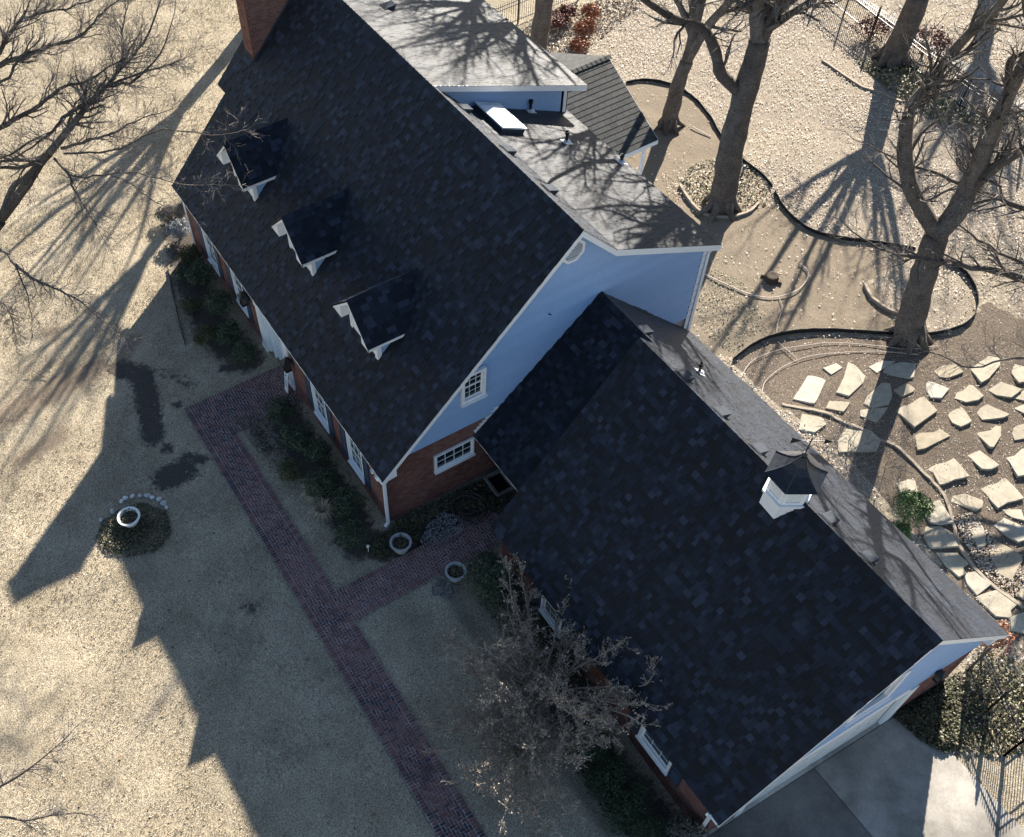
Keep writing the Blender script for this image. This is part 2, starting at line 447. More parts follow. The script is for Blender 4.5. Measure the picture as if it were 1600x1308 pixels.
def scatter_blades():
    n = 260000
    x = RNG.uniform(-46, 17, n); y = RNG.uniform(-17.5, 14, n)
    # only where the photograph looks
    d = np.stack([x, y, np.zeros(n)], 1) - CAM
    zc = d @ fw; u = PPX + FPX * (d @ rt) / zc; v = PPY - FPX * (d @ up) / zc
    k = (u > -60) & (u < 1660) & (v > -60) & (v < 1370)
    k &= ~((x > -17) & (x < 13.9) & (y > .0) & (y < 12.4))
    k &= ~((x > 13.2) & (y > -8)); 
    k &= ~(((y > PATHY0) & (y < PATHY1) & (x > ENTX0)) | ((x > CRX0) & (x < CRX1) & (y > PATHY1) & (y < CRY1)) | ((x > ENTX0) & (x < ENTX1) & (y > PATHY0) & (y < .2)))
    x, y = x[k], y[k]
    m = ground_masks(x, y)
    dens = (1 - np.clip(m['soil'] * 1.4 + (vnoise(x, y, 3, 3) - .5) * .5, 0, 1)) * (1 - .75 * np.clip(m['worn'], 0, 1)) * (1 - m['dirt']) * (1 - m['mulch']) * (1 - .9 * sm((y - 12) / 2))
    k = RNG.random(len(x)) < dens
    x, y = x[k], y[k]
    nb = 3; n = len(x) * nb
    x = np.repeat(x, nb) + RNG.normal(0, .03, n); y = np.repeat(y, nb) + RNG.normal(0, .03, n)
    a = RNG.uniform(0, 2 * np.pi, n); L = RNG.uniform(.03, .075, n); w = RNG.uniform(.006, .012, n); lean = RNG.uniform(.3, 1.3, n)
    z = hz(x, y) - .035
    c, s = np.cos(a), np.sin(a)
    p0 = np.stack([x - s * w, y + c * w, z], 1); p1 = np.stack([x + s * w, y - c * w, z], 1)
    p2 = np.stack([x + c * L * np.sin(lean), y + s * L * np.sin(lean), z + .02 + L * np.cos(lean)], 1)
    V = np.stack([p0, p1, p2], 1).reshape(-1, 3); F = np.arange(3 * n).reshape(-1, 3)
    t = np.clip(.55 * vnoise(x, y, .8, 9) + RNG.normal(.28, .22, n), 0, 1)
    o = link('grass', raw_mesh('grass', V, F, t, M['blade']))
    tag(o, 'short dormant tan grass covering the front lawn', 'grass', kind='stuff')
scatter_blades()

def scatter_leaves():
    n = 260000
    x = RNG.uniform(-34, 18, n); y = RNG.uniform(12, 45, n)
    d = np.stack([x, y, np.zeros(n)], 1) - CAM
    zc = d @ fw; u = PPX + FPX * (d @ rt) / zc; v = PPY - FPX * (d @ up) / zc
    k = (u > 560) & (u < 1660) & (v > -60) & (v < 1100)
    x, y = x[k], y[k]
    m = ground_masks(x, y)
    dens = np.clip(m['litter'] * 1.15, 0, 1) * 1.0 + m['dirt'] * .07 + m['mulch'] * .42
    ring = np.exp(-(polydist(x, y, Gp([(1085, 290), (1190, 300)])) / 1.1) ** 2)
    dens = np.maximum(dens, ring)
    dens *= np.clip(.1 + 1.5 * (vnoise(x, y, 1.1, 14) * .55 + vnoise(x, y, .38, 15) * .65 - .28), .04, 1.1)
    k = RNG.random(len(x)) < dens
    x, y = x[k], y[k]; n = len(x)
    a = RNG.uniform(0, 2 * np.pi, n); s = RNG.uniform(.02, .058, n); mul = inpoly(x, y, MULCH); s = np.where(mul, s * .55, s)
    z = hz(x, y) + RNG.uniform(-.005, .03, n)
    cu, su = np.cos(a), np.sin(a)
    curl = RNG.uniform(-.5, .9, n) * s
    P = lambda dx, dy, dz: np.stack([x + cu * dx * s - su * dy * s, y + su * dx * s + cu * dy * s, z + dz], 1)
    V = np.stack([P(-1, 0, curl * .6), P(0, -.55, 0 * s), P(1, 0, curl), P(0, .55, .1 * s)], 1).reshape(-1, 3)
    q = np.arange(n)[:, None] * 4
    F = np.concatenate([q + np.array([[0, 1, 3]]), q + np.array([[1, 2, 3]])], 0)
    t = np.clip(RNG.normal(.52, .22, n), 0, 1); t = np.where(RNG.random(n) < .08, 1.0, t)
    o = link('fallen_leaves', raw_mesh('fallen_leaves', V, F, np.concatenate([t, t]), M['litter']))
    tag(o, 'pale fallen leaves scattered over the back yard', 'leaves', kind='stuff')
scatter_leaves()
def lawn_flecks():
    n = 900
    x = RNG.uniform(-34, 12, n); y = RNG.uniform(-16, -1, n); a = RNG.uniform(0, 6.28, n); s = RNG.uniform(.025, .06, n)
    z = hz(x, y) + .035
    c, q = np.cos(a) * s, np.sin(a) * s
    V = np.stack([np.stack([x - c, y - q, z + .01], 1), np.stack([x + q * .6, y - c * .6, z], 1), np.stack([x + c, y + q, z + .02], 1), np.stack([x - q * .6, y + c * .6, z], 1)], 1).reshape(-1, 3)
    o = link('lawn_leaves', raw_mesh('lawn_leaves', V, np.arange(4 * n).reshape(-1, 4), RNG.choice([0, .05, .3, 1.0], n), M['litter']))
    tag(o, 'scattered brown leaf scraps on the front lawn', 'leaves', kind='stuff')
lawn_flecks()

# ------------------------------------------------------------------ brick walk
def nearest(items, n=300):                       # items: (centre, ...) -> indices of the n nearest to the viewpoint
    d = [np.linalg.norm(np.asarray(i[0]) - CAM) for i in items]
    o = np.argsort(d); return set(o[:n].tolist())
def brick_walk():
    root = bpy.data.objects.new('brick_path', None); COL.objects.link(root); root['kind'] = 'structure'
    root['label'] = 'red brick front walk with soldier course borders'
    base = MB(); X1 = 11.5
    rects = [(ENTX0, X1, PATHY0, PATHY1), (CRX0, CRX1, PATHY1, CRY1), (ENTX0, ENTX1, PATHY1, -.02)]
    for (a, b, c, d) in rects:
        nx = max(1, int((b - a) / 1.0)); ny = max(1, int((d - c) / 1.0))
        for i in range(nx):
            for j in range(ny):
                x0, x1 = a + (b - a) * i / nx, a + (b - a) * (i + 1) / nx; y0, y1 = c + (d - c) * j / ny, c + (d - c) * (j + 1) / ny
                q = [(x0, y0), (x1, y0), (x1, y1), (x0, y1)]
                base.add([(px, py, hz(px, py) - .004) for px, py in q], [(0, 1, 2, 3)])
    obj('sand_bed', base, M['joint'], root)
    items = []; g = .017
    def put(x0, x1, y0, y1):
        items.append((np.array([(x0 + x1) / 2, (y0 + y1) / 2, hz((x0 + x1) / 2, (y0 + y1) / 2)]), x1 - x0 - g, y1 - y0 - g))
    B = .21; a = .1015
    def inside_main(x, y): return ENTX0 < x < X1 and PATHY0 < y < PATHY1
    # borders
    def border_x(x0, x1, y0, y1):
        n = int((x1 - x0) / .1015)
        for i in range(n): put(x0 + (x1 - x0) * i / n, x0 + (x1 - x0) * (i + 1) / n, y0, y1)
    def border_y(x0, x1, y0, y1):
        n = int((y1 - y0) / .1015)
        for i in range(n): put(x0, x1, y0 + (y1 - y0) * i / n, y0 + (y1 - y0) * (i + 1) / n)
    border_x(ENTX0, X1, PATHY0, PATHY0 + B)
    border_x(ENTX1 - B, CRX0 + B, PATHY1 - B, PATHY1); border_x(CRX1 - B, X1, PATHY1 - B, PATHY1)
    border_y(CRX0, CRX0 + B, PATHY1, CRY1); border_y(CRX1 - B, CRX1, PATHY1, CRY1)
    border_y(ENTX0, ENTX0 + B, PATHY0 + B, -.02); border_y(ENTX1 - B, ENTX1, PATHY1, -.02)
    fields = [(ENTX0 + B, X1, PATHY0 + B, PATHY1 - B), (CRX0 + B, CRX1 - B, PATHY1 - B, CRY1), (ENTX0 + B, ENTX1 - B, PATHY1 - B, -.02)]
    for (x0, x1, y0, y1) in fields:
        ni, nj = int(round((x1 - x0) / a)), int(round((y1 - y0) / a))
        ax, ay = (x1 - x0) / ni, (y1 - y0) / nj
        for i in range(-1, ni):
            for j in range(-1, nj):
                r = (i - j) % 4
                if r == 0: c = (i, i + 2, j, j + 1)
                elif r == 3: c = (i, i + 1, j, j + 2)
                else: continue
                c = (max(c[0], 0), min(c[1], ni), max(c[2], 0), min(c[3], nj))
                if c[1] > c[0] and c[3] > c[2]: put(x0 + c[0] * ax, x0 + c[1] * ax, y0 + c[2] * ay, y0 + c[3] * ay)
    near = nearest(items)
    stuff = MB(); cache = {}
    for i, (c, w, h) in enumerate(items):
        big = .5 * vnoise(c[0], c[1], .9, 21) + .5 * random.random()
        t = min(.999, max(0, big * 1.15 - .05)); dz = random.uniform(-.004, .006)
        if i in near:
            key = (round(w, 2), round(h, 2), int(t * 6))
            if key not in cache:
                mb = MB(); mb.add(*brick_shape(w, h), (int(t * 6) + .5) / 6); cache[key] = mb.mesh('brick', M['paver'])
            o = bpy.data.objects.new('brick', cache[key]); COL.objects.link(o); o.parent = root
            o.location = (c[0], c[1], c[2] + dz); o.rotation_euler = (random.gauss(0, .008), random.gauss(0, .008), random.gauss(0, .012))
        else:
            v, f = brick_shape(w, h)
            stuff.add([(p[0] + c[0], p[1] + c[1], p[2] + c[2] + dz) for p in v], f, t)
    obj('paving_bricks', stuff, M['paver'], root, kind='stuff')
def brick_shape(w, h):
    a, b, e = w / 2, h / 2, .004
    v = [(-a, -b, -.03), (a, -b, -.03), (a, b, -.03), (-a, b, -.03), (-a + e, -b + e, .008), (a - e, -b + e, .008), (a - e, b - e, .008), (-a + e, b - e, .008)]
    return v, [(4, 5, 6, 7), (0, 1, 5, 4), (1, 2, 6, 5), (2, 3, 7, 6), (3, 0, 4, 7)]
brick_walk()

# ------------------------------------------------------------------ drive
def driveway():
    root = bpy.data.objects.new('driveway', None); COL.objects.link(root); root['kind'] = 'structure'
    root['label'] = 'grey concrete drive in front of the garage doors'
    z = -.9; g = .012
    def slab(x0, x1, y0, y1, t, top=0.0):
        mb = MB(); mb.box((x0 + g, y0 + g, z - .12), (x1 - g, y1 - g, z - .004 + top), t); obj('concrete_slab', mb, M['concrete'], root)
    xa = float(R(1384, 1128, -.9)[0]); yj = float(R(1276, 1205, -.9)[1])
    slab(13.3, xa, -3, 9.9, 1.0, .012)
    slab(xa, xa + 4.6, yj, 10.35, .55); slab(xa, xa + 4.6, -3, yj, .12)  # slab tints carry sun and shade: darker in shadow, lighter in sun
    slab(xa + 4.6, xa + 10, yj, 10.35, .95); slab(xa + 4.6, xa + 10, -3, yj, .6)
    slab(xa + 10, 36, -3, 10.35, .7); slab(13.3, 36, -8, -3, .6)
    b = MB(); b.box((13.2, -8.1, z - .2), (36.1, 10.4, z - .1)); obj('sub_base', b, M['soilm'], root)
driveway()
# ------------------------------------------------------------------ generic building helpers
def spans(poly, v):                              # u-intervals of a polygon at height v
    xs = []
    n = len(poly)
    for i in range(n):
        (u1, v1), (u2, v2) = poly[i], poly[(i + 1) % n]
        if (v1 > v) != (v2 > v): xs.append(u1 + (u2 - u1) * (v - v1) / (v2 - v1))
    xs.sort()
    return list(zip(xs[::2], xs[1::2]))
class Plane:
    def __init__(s, O, U, V): s.O = np.asarray(O, float); s.U = unit(U); s.V = unit(V); s.N = np.cross(s.U, s.V)
    def p(s, u, v, n=0.0): return s.O + s.U * u + s.V * v + s.N * n
def slab(pl, poly, thick=.16, drop=.0):
    mb = MB(); mb.prism([pl.p(u, v, -drop) for u, v in poly], -pl.N * thick); return mb
def shingles(pl, poly, root, matname='shingle', expo=.175, widths=(.11, .26), single=True, tab=None, limit=300, dark=False, name='shingle', skip=None, calm=False):
    """one wedge per shingle, laid in courses over the polygon; the nearest `limit` as objects, the rest joined"""
    items = []
    vmax = max(v for _, v in poly); row = 0
    v = 0.0
    while v < vmax - .03:
        h = min(expo, vmax - v)
        for (a, b) in spans(poly, min(v + h * .5, vmax - 1e-4)):
            u = a; first = True
            while u < b - .015:
                w = tab if tab else random.uniform(*widths)
                if tab and first and row % 2: w = tab / 2
                first = False
                if b - (u + w) < .06: w = b - u
                if not (skip and skip(u + w / 2, v)):
                    items.append((pl.p(u + w / 2, v), w, h, v))
                u += w
        v += expo; row += 1
    near = nearest(items, limit) if limit else set()
    stuff = MB(); cache = {}
    def shape(w, h, th):
        a = w / 2 - .003
        return [(-a, -.012, .0), (a, -.012, .0), (a, h + .02, -.004), (-a, h + .02, -.004), (-a, -.012, th), (a, -.012, th), (a, h + .02, .004), (-a, h + .02, .004)], \
               [(4, 5, 6, 7), (0, 1, 5, 4), (1, 2, 6, 5), (3, 0, 4, 7)]
    rot = Matrix((( *pl.U, ), ( *pl.V, ), ( *pl.N, ))).transposed()
    for i, (c, w, h, v) in enumerate(items):
        r = random.random()
        t = .02 + .3 * random.random() if r < .5 else (.42 + .3 * random.random() if r < .88 else .72 + .26 * random.random())
        th = .030 if r > .45 else .012
        if calm: t = .2 + .55 * t; th = .018 if r > .45 else .009
        if tab: th = .016; t = random.random()
        if i in near:
            key = (round(w / .03), round(h, 2), int(t * 7), th)
            if key not in cache:
                mb = MB(); sv, sf = shape(key[0] * .03 if abs(key[0] * .03 - w) < .02 and not tab else w, h, th); mb.add(sv, sf, (key[2] + .5) / 7); cache[key] = mb.mesh(name, M[matname])
            o = bpy.data.objects.new(name, cache[key]); COL.objects.link(o); o.parent = root
            mw = rot.to_4x4(); mw.translation = Vector(c)
            if root.type == 'EMPTY': o.matrix_parent_inverse = Matrix.Translation(-root.location)
            o.matrix_basis = mw
        else:
            sv, sf = shape(w, h, th)
            P = np.asarray(sv) @ np.stack([pl.U, pl.V, pl.N]) + c
            stuff.add(P, sf, t)
    if stuff.v: obj('shingles', stuff, M[matname], root, kind='stuff')
def courses(pl, poly, holes, mb, course=.0677, length=.208, g=.013, proud=.012, depth=.02):
    """running-bond bricks over a polygon in a wall plane, leaving rectangular holes"""
    vmax = max(v for _, v in poly); v = min(vv for _, vv in poly); row = 0
    while v < vmax - .02:
        h = min(course, vmax - v) - g
        vm = v + h / 2
        sp = []
        for a, b in spans(poly, vm):
            cur = [(a, b)]
            for (u0, v0, u1, v1) in holes:
                if v0 - .01 < vm < v1 + .01:
                    nx = []
                    for (p, q) in cur:
                        if u1 <= p or u0 >= q: nx.append((p, q)); continue
                        if u0 > p: nx.append((p, u0))
                        if u1 < q: nx.append((u1, q))
                    cur = nx
            sp += cur
        off = (row % 2) * length / 2
        for a, b in sp:
            u = math.floor((a - off) / length) * length + off
            while u < b - .012:
                p, q = max(u, a), min(u + length - g, b)
                if q - p > .015:
                    big = vnoise(u + pl.O[1], v, 1.1, 31)
                    t = min(.999, max(0, .55 * random.random() + .5 * big))
                    n1 = proud + random.uniform(-.003, .003)
                    P = [pl.p(p, v, -depth), pl.p(q, v, -depth), pl.p(q, v + h, -depth), pl.p(p, v + h, -depth), pl.p(p, v, n1), pl.p(q, v, n1), pl.p(q, v + h, n1), pl.p(p, v + h, n1)]
                    mb.add(P, [(4, 5, 6, 7), (0, 1, 5, 4), (1, 2, 6, 5), (2, 3, 7, 6), (3, 0, 4, 7)], t)
                u += length
        v += course; row += 1
def holed_wall(pl, w0, w1, h0, h1, holes, thick):
    us = sorted({w0, w1, *[x for hl in holes for x in (hl[0], hl[2])]}); vv = sorted({h0, h1, *[x for hl in holes for x in (hl[1], hl[3])]})
    mb = MB()
    for a, b in zip(us[:-1], us[1:]):
        for c, d in zip(vv[:-1], vv[1:]):
            if any(hl[0] <= (a + b) / 2 <= hl[2] and hl[1] <= (c + d) / 2 <= hl[3] for hl in holes): continue
            mb.obox(pl.O, pl.U, pl.V, pl.N, a, b, c, d, -thick, 0)
    return mb
def window(pl, u0, v0, u1, v1, root, cols=2, rows=4, proud=.03, recess=.07, sash=True, case=.1, sill=True):
    """double-hung window set in a wall plane: casing, sash rails, muntins, glass"""
    fr = MB(); f = lambda a, b, c, d, n0, n1: fr.obox(pl.O, pl.U, pl.V, pl.N, a, b, c, d, n0, n1)
    f(u0, u0 + case, v0, v1, -recess, proud); f(u1 - case, u1, v0, v1, -recess, proud)
    f(u0 + case, u1 - case, v1 - case, v1, -recess, proud - .004); f(u0 + case, u1 - case, v0, v0 + case, -recess, proud - .004)
    if sill: f(u0 - .03, u1 + .03, v0 - .06, v0 - .002, -recess, proud + .06)
    w = obj('window', fr, M['white'], root)
    a, b, c, d = u0 + case, u1 - case, v0 + case, v1 - case
    sb = MB(); s = .038
    g = lambda p, q, r, t, n0, n1: sb.obox(pl.O, pl.U, pl.V, pl.N, p, q, r, t, n0, n1)
    mid = (c + d) / 2
    for (lo, hi, n) in ((c, mid, -.045), (mid, d, -.028)) if sash else ((c, d, -.04),):
        g(a, a + s, lo, hi, n - .03, n); g(b - s, b, lo, hi, n - .03, n); g(a + s, b - s, lo, lo + s, n - .03, n - .002); g(a + s, b - s, hi - s, hi, n - .03, n - .002)
        for i in range(1, cols): x = a + (b - a) * i / cols; g(x - .008, x + .008, lo + s, hi - s, n - .022, n - .006)
        rr_ = rows // 2 if sash else rows
        for j in range(1, rr_): y = lo + (hi - lo) * j / rr_; g(a + s, b - s, y - .008, y + .008, n - .022, n - .008)
    obj('sash', sb, M['white'], w)
    gl = MB(); gl.obox(pl.O, pl.U, pl.V, pl.N, a, b, c, d, -recess - .01, -recess + .004)
    obj('glass_pane', gl, M['glass'], w)
    return w
def shutter(pl, u0, u1, v0, v1, root):
    sb = MB(); f = lambda a, b, c, d, n0, n1: sb.obox(pl.O, pl.U, pl.V, pl.N, a, b, c, d, n0, n1)
    st = .05
    f(u0, u0 + st, v0, v1, .012, .05); f(u1 - st, u1, v0, v1, .012, .05)
    for c in (v0, (v0 + v1) / 2 - st / 2, v1 - st): f(u0 + st, u1 - st, c, c + st, .012, .047)
    n = int((v1 - v0) / .055)
    for i in range(n):
        v = v0 + st + (v1 - v0 - 2 * st) * i / n
        P = lambda u, vv, nn: pl.p(u, vv, nn)
        sb.add([P(u0 + st, v, .043), P(u1 - st, v, .043), P(u1 - st, v + .05, .018), P(u0 + st, v + .05, .018)], [(0, 1, 2, 3)])
    return obj('shutter', sb, M['shutter'], root)
def downspout(pts, root, w=.085):
    mb = MB()
    for a, b in zip(pts[:-1], pts[1:]): mb.bar(a, b, w, w * .8, (1, 0, 0))
    return obj('downspout', mb, M['white'], root)
def gutter(a, b, root, out=(0, -1, 0)):
    a, b, o = map(lambda q: np.asarray(q, float), (a, b, out))
    mb = MB(); d = unit(b - a); L = np.linalg.norm(b - a); Z = np.array([0, 0, 1.0])
    mb.obox(a, d, o, Z, 0, L, 0, .11, -.11, -.10); mb.obox(a, d, o, Z, 0, L, .10, .11, -.10, 0); mb.obox(a, d, o, Z, 0, L, -.012, 0, -.13, -.005)
    return obj('gutter', mb, M['white'], root)
def siding(pl, poly, root, mat='siding', expo=.3):
    v = min(q[1] for q in poly); vmax = max(q[1] for q in poly)
    while v < vmax - .04:
        h = min(expo, vmax - v)
        # widest safe strip: break the strip at polygon vertices
        v += .028; h -= .028
        cuts = sorted({v, v + h, *[q[1] for q in poly if v < q[1] < v + h]})
        mb = MB()
        for lo, hi in zip(cuts[:-1], cuts[1:]):
            if hi - lo < .004: continue
            s0, s1 = spans(poly, lo + 1e-4), spans(poly, hi - 1e-4)
            for (a, b), (c, d) in zip(s0, s1):
                tt = random.random() if lo == cuts[0] else tt
                k0, k1 = .05 * (1 - (lo - v) / h) + .004, .05 * (1 - (hi - v) / h) + .004
                P = [pl.p(a, lo, 0.001), pl.p(b, lo, 0.001), pl.p(d, hi, 0.001), pl.p(c, hi, 0.001), pl.p(a, lo, k0), pl.p(b, lo, k0), pl.p(d, hi, k1), pl.p(c, hi, k1)]
                mb.add(P, [(4, 5, 6, 7), (0, 1, 5, 4), (1, 2, 6, 5), (2, 3, 7, 6), (3, 0, 4, 7)], tt)
        if mb.v: obj('siding_board', mb, M[mat], root)
        v += expo - .028
def rake(a, b, root, drop=.22, thick=.03, out=(1, 0, 0), mat='white', name='rake_board'):
    a, b, o = map(lambda q: np.asarray(q, float), (a, b, out))
    mb = MB(); mb.prism([a, b, b - np.array([0, 0, drop]), a - np.array([0, 0, drop])], o * thick)
    return obj(name, mb, M[mat], root)
def roof_vent(pl, u, v, root, w=.34, d=.36, h=.19, turn=0.0):
    """slant-back attic vent: flange, hood, near-black sheet painted in for the shaded throat"""
    fl = MB(); fl.obox(pl.p(u, v), pl.U, pl.V, pl.N, -w * .62, w * .62, -d * .25, d * 1.2, .02, .035)
    o = obj('roof_vent', fl, M['ventmetal'], root)
    P = lambda a, b, n: pl.p(u + a, v + b, n)
    hd = MB(); a = w / 2
    hd.add([P(-a, 0, h), P(a, 0, h), P(a, d, .05), P(-a, d, .05), P(-a, 0, h - .02), P(a, 0, h - .02), P(-a, .02, .03), P(a, .02, .03), P(a, d, .03), P(-a, d, .03)],
           [(0, 1, 2, 3), (0, 4, 5, 1), (0, 3, 9, 6, 4), (1, 5, 7, 8, 2)])
    obj('vent_hood', hd, M['galv' if False else 'ventmetal'], o)
    th = MB(); th.add([P(-a + .01, .03, .03), P(a - .01, .03, .03), P(a - .01, .03, h - .02), P(-a + .01, .03, h - .02)], [(0, 1, 2, 3)])  # flat near-black sheet painted in for the shade under the hood
    obj('throat_shade', th, M['dark'], o)
def vent_pipe(p, root, h=.42, pl=None):
    fl = MB(); fl.lathe([(.0, .10), (.07, .10), (.12, .04), (.16, .0)], p, 12)
    if pl is not None: fl.obox(p, pl.U, pl.V, pl.N, -.17, .17, -.17, .2, .02, .03)
    o = obj('vent_pipe', fl, M['galv'], root)
    pm = MB(); pm.tube([(p[0], p[1], p[2]), (p[0], p[1], p[2] + h)], .05, 10); pm.tube([(p[0], p[1], p[2] + h - .1), (p[0], p[1], p[2] + h)], .075, 10)
    obj('pipe_stack', pm, M['blackmetal'], o)
def lantern(pos, out, root, name='wall_lantern', s=1.0):
    p = np.asarray(pos, float); o_ = unit(out); sd = np.cross(o_, (0, 0, 1.0)); Z = np.array([0, 0, 1.0])
    c = p + o_ * .2 * s
    mb = MB(); mb.obox(p, sd, Z, o_, -.06 * s, .06 * s, -.12 * s, .12 * s, 0, .02); mb.bar(p + Z * .05, c + Z * .28 * s, .025, .025)
    mb.obox(c, sd, Z, o_, -.11 * s, .11 * s, -.25 * s, -.22 * s, -.11 * s, .11 * s)
    for a in (-1, 1):
        for b in (-1, 1): mb.obox(c + sd * a * .095 * s + o_ * b * .095 * s, sd, Z, o_, -.012, .012, -.22 * s, .14 * s, -.012, .012)
    k = .15 * s; q = [c + sd * a * k + o_ * b * k + Z * .14 * s for a, b in ((-1, -1), (1, -1), (1, 1), (-1, 1))] + [c + Z * .33 * s]
    mb.add(q, [(0, 3, 2, 1), (0, 1, 4), (1, 2, 4), (2, 3, 4), (3, 0, 4)])
    mb.tube([c + Z * .3 * s, c + Z * .38 * s], .02 * s, 6)
    o = obj(name, mb, M['blackmetal'], root)
    g = MB(); g.obox(c, sd, Z, o_, -.085 * s, .085 * s, -.2 * s, .12 * s, -.085 * s, .085 * s); obj('lantern_glass', g, M['brass'], o)

# ------------------------------------------------------------------ main house
XL, XR, YR, ZR, ZE = -16.582, 0.0, 6.572, 9.678, 2.9
YE = -.21; XE = .329
S2 = math.hypot(1, 1)
house = thing('brick_house', 'red brick house with steep dark shingle roof and three front dormers', 'house', (-8.3, 6.0, 0))
def front_z(y): return ZE + (y - YE) * (ZR - ZE) / (YR - YE)
YK, ZK = 7.913, 8.338; YB, ZB = 12.232, 6.42           # kink of the rear roof, rear eave
XS = -7.84                                            # end of the tall rear shed
YF, ZF = 12.72, 7.42                                  # eave of the tall rear shed
front = Plane((0, YE, ZE), (1, 0, 0), (0, YR - YE, ZR - ZE)); LV = math.hypot(YR - YE, ZR - ZE)
vj = (2.77 - YE) / (YR - YE) * LV
fpoly = [(-16.78, 0), (XE + .04, 0), (XE + .04, LV), (-17.48, LV), (-17.48, vj), (-16.78, vj)]
mbf = slab(front, [(-16.75, 0), (XE, 0), (XE, LV - .01), (-16.75, LV - .01)], .16)
mbf.prism([front.p(u, v) for u, v in [(-17.45, vj), (-16.76, vj), (-16.76, LV - .01), (-17.45, LV - .01)]], -front.N * .16)
fr_roof = obj('front_roof', mbf, M['deck'], house)
shingles(front, fpoly, fr_roof)
# rear slopes
up_back = Plane((0, YK, ZK), (-1, 0, 0), (0, YR - YK, ZR - ZK)); LUB = math.hypot(YR - YK, ZR - ZK)
rr_ = obj('upper_rear_roof', slab(up_back, [(-XE, 0), (-XS - .02, 0), (-XS - .02, LUB), (-XE, LUB)], .14), M['deck'], house)
shingles(up_back, [(-XE - .04, 0), (-XS, 0), (-XS, LUB), (-XE - .04, LUB)], rr_, limit=0, calm=True)
lowb = Plane((0, YB, ZB), (-1, 0, 0), (0, YK - YB, ZK - ZB)); LLB = math.hypot(YK - YB, ZK - ZB)
lb = obj('low_rear_roof', slab(lowb, [(-XE, 0), (-XS + .1, 0), (-XS + .1, LLB), (-XE, LLB)], .14), M['deck'], house)
shingles(lowb, [(-XE - .04, 0), (-XS + .1, 0), (-XS + .1, LLB), (-XE - .04, LLB)], lb, limit=0, calm=True)
shed = Plane((0, YF, ZF), (-1, 0, 0), (0, YR - YF, ZR + .02 - ZF)); LSH = math.hypot(YR - YF, ZR - ZF)
XSO = -XS - .22
sh = obj('tall_shed_roof', slab(shed, [(XSO, 0), (17.45, 0), (17.45, LSH), (XSO, LSH)], .14), M['deck'], house)
shingles(shed, [(XSO - .04, 0), (17.48, 0), (17.48, LSH), (XSO - .04, LSH)], sh, limit=0, calm=True)
# ridge caps
def ridge_caps(x0, x1, y, z, root, s=.86, n=None):
    mb = MB(); step = .21; k = int((x1 - x0) / step)
    for i in range(k):
        a = x0 + i * step; b = a + step + .03; t = random.random() * .7 + .1; l = .006 + .004 * (i % 2)
        for sg in (-1, 1):
            mb.add([(a, y, z + .035 + l), (b, y, z + .025), (b, y + sg * .13, z + .025 - .13 * s), (a, y + sg * .13, z + .035 + l - .13 * s)], [(0, 1, 2, 3)], t)
    obj('ridge_caps', mb, M['shingle'], root, kind='stuff')
ridge_caps(-17.4, XE, YR, ZR, house)
# gable end facing the garage
gpl = Plane((0, 0, 0), (0, 1, 0), (0, 0, 1))          # u = y, v = z, normal +x
gp = [(0, ZE + .1), (YR, ZR - .16), (YK, ZK - .15), (12.02, ZB - .06)]
back = MB(); back.prism([(-.02, y, z) for y, z in [(.0, -.3), (12.02, -.3)] + gp[::-1]], (-.2, 0, 0))
gable = obj('gable_wall', back, M['mortar'], house)
ZBR = 3.149
gw = [(1.86, 1.6, 3.36, 2.43)]
bk = MB(); courses(gpl, [(0.0, 0.0), (7.4, 0.0), (7.4, ZBR), (.28, ZBR), (0.0, ZE)], [(a - .04, b - .06, c + .04, d + .0) for a, b, c, d in gw], bk)
obj('bricks', bk, M['brick'], gable, kind='stuff')
spoly = [(.28, ZBR), (12.02, ZBR), (12.02, ZB - .1), (YK, ZK - .18), (YR, ZR - .2)]
siding(gpl, spoly, gable)
window(Plane((.125, 0, 0), (0, 1, 0), (0, 0, 1)), 2.82, 4.5, 3.68, 5.72, house, cols=3, rows=4, proud=.05, recess=.06)
window(Plane((.08, 0, 0), (0, 1, 0), (0, 0, 1)), 1.86, 1.58, 3.36, 2.40, house, cols=4, rows=2, proud=.0, recess=.075, sash=False, case=.065)
# octagonal attic vent
oc = MB(); c0 = np.array([.02, 6.56, 8.72]); ring = []
for k in range(8):
    a = math.pi / 8 + k * math.pi / 4; ring.append((math.cos(a), math.sin(a)))
for k in range(8):
    (a1, b1), (a2, b2) = ring[k], ring[(k + 1) % 8]
    q = [c0 + np.array([0, a1 * .42, b1 * .42]), c0 + np.array([0, a2 * .42, b2 * .42]), c0 + np.array([0, a2 * .33, b2 * .33]), c0 + np.array([0, a1 * .33, b1 * .33])]
    oc.prism(q, (.06, 0, 0))
ov = obj('octagon_vent', oc, M['white'], house)
lv = MB()
for k in range(7):
    z = -.28 + k * .085; wv = math.sqrt(max(.02, .33 ** 2 - z ** 2)) * .98
    lv.obox(c0 + np.array([0.02, 0, z]), np.array([0, 1.0, 0]), unit((.5, 0, 1)), unit((1, 0, -.5)), -wv, wv, 0, .075, 0, .012)
obj('louvre', lv, M['offwhite'], ov)
# small flag bracket on the siding
fb = MB(); fb.tube([(.02, 5.93, 6.58), (.16, 5.93, 6.66)], .018, 6); fb.box((.0, 5.89, 6.52), (.025, 5.97, 6.64)); obj('wall_bracket', fb, M['blackmetal'], house)
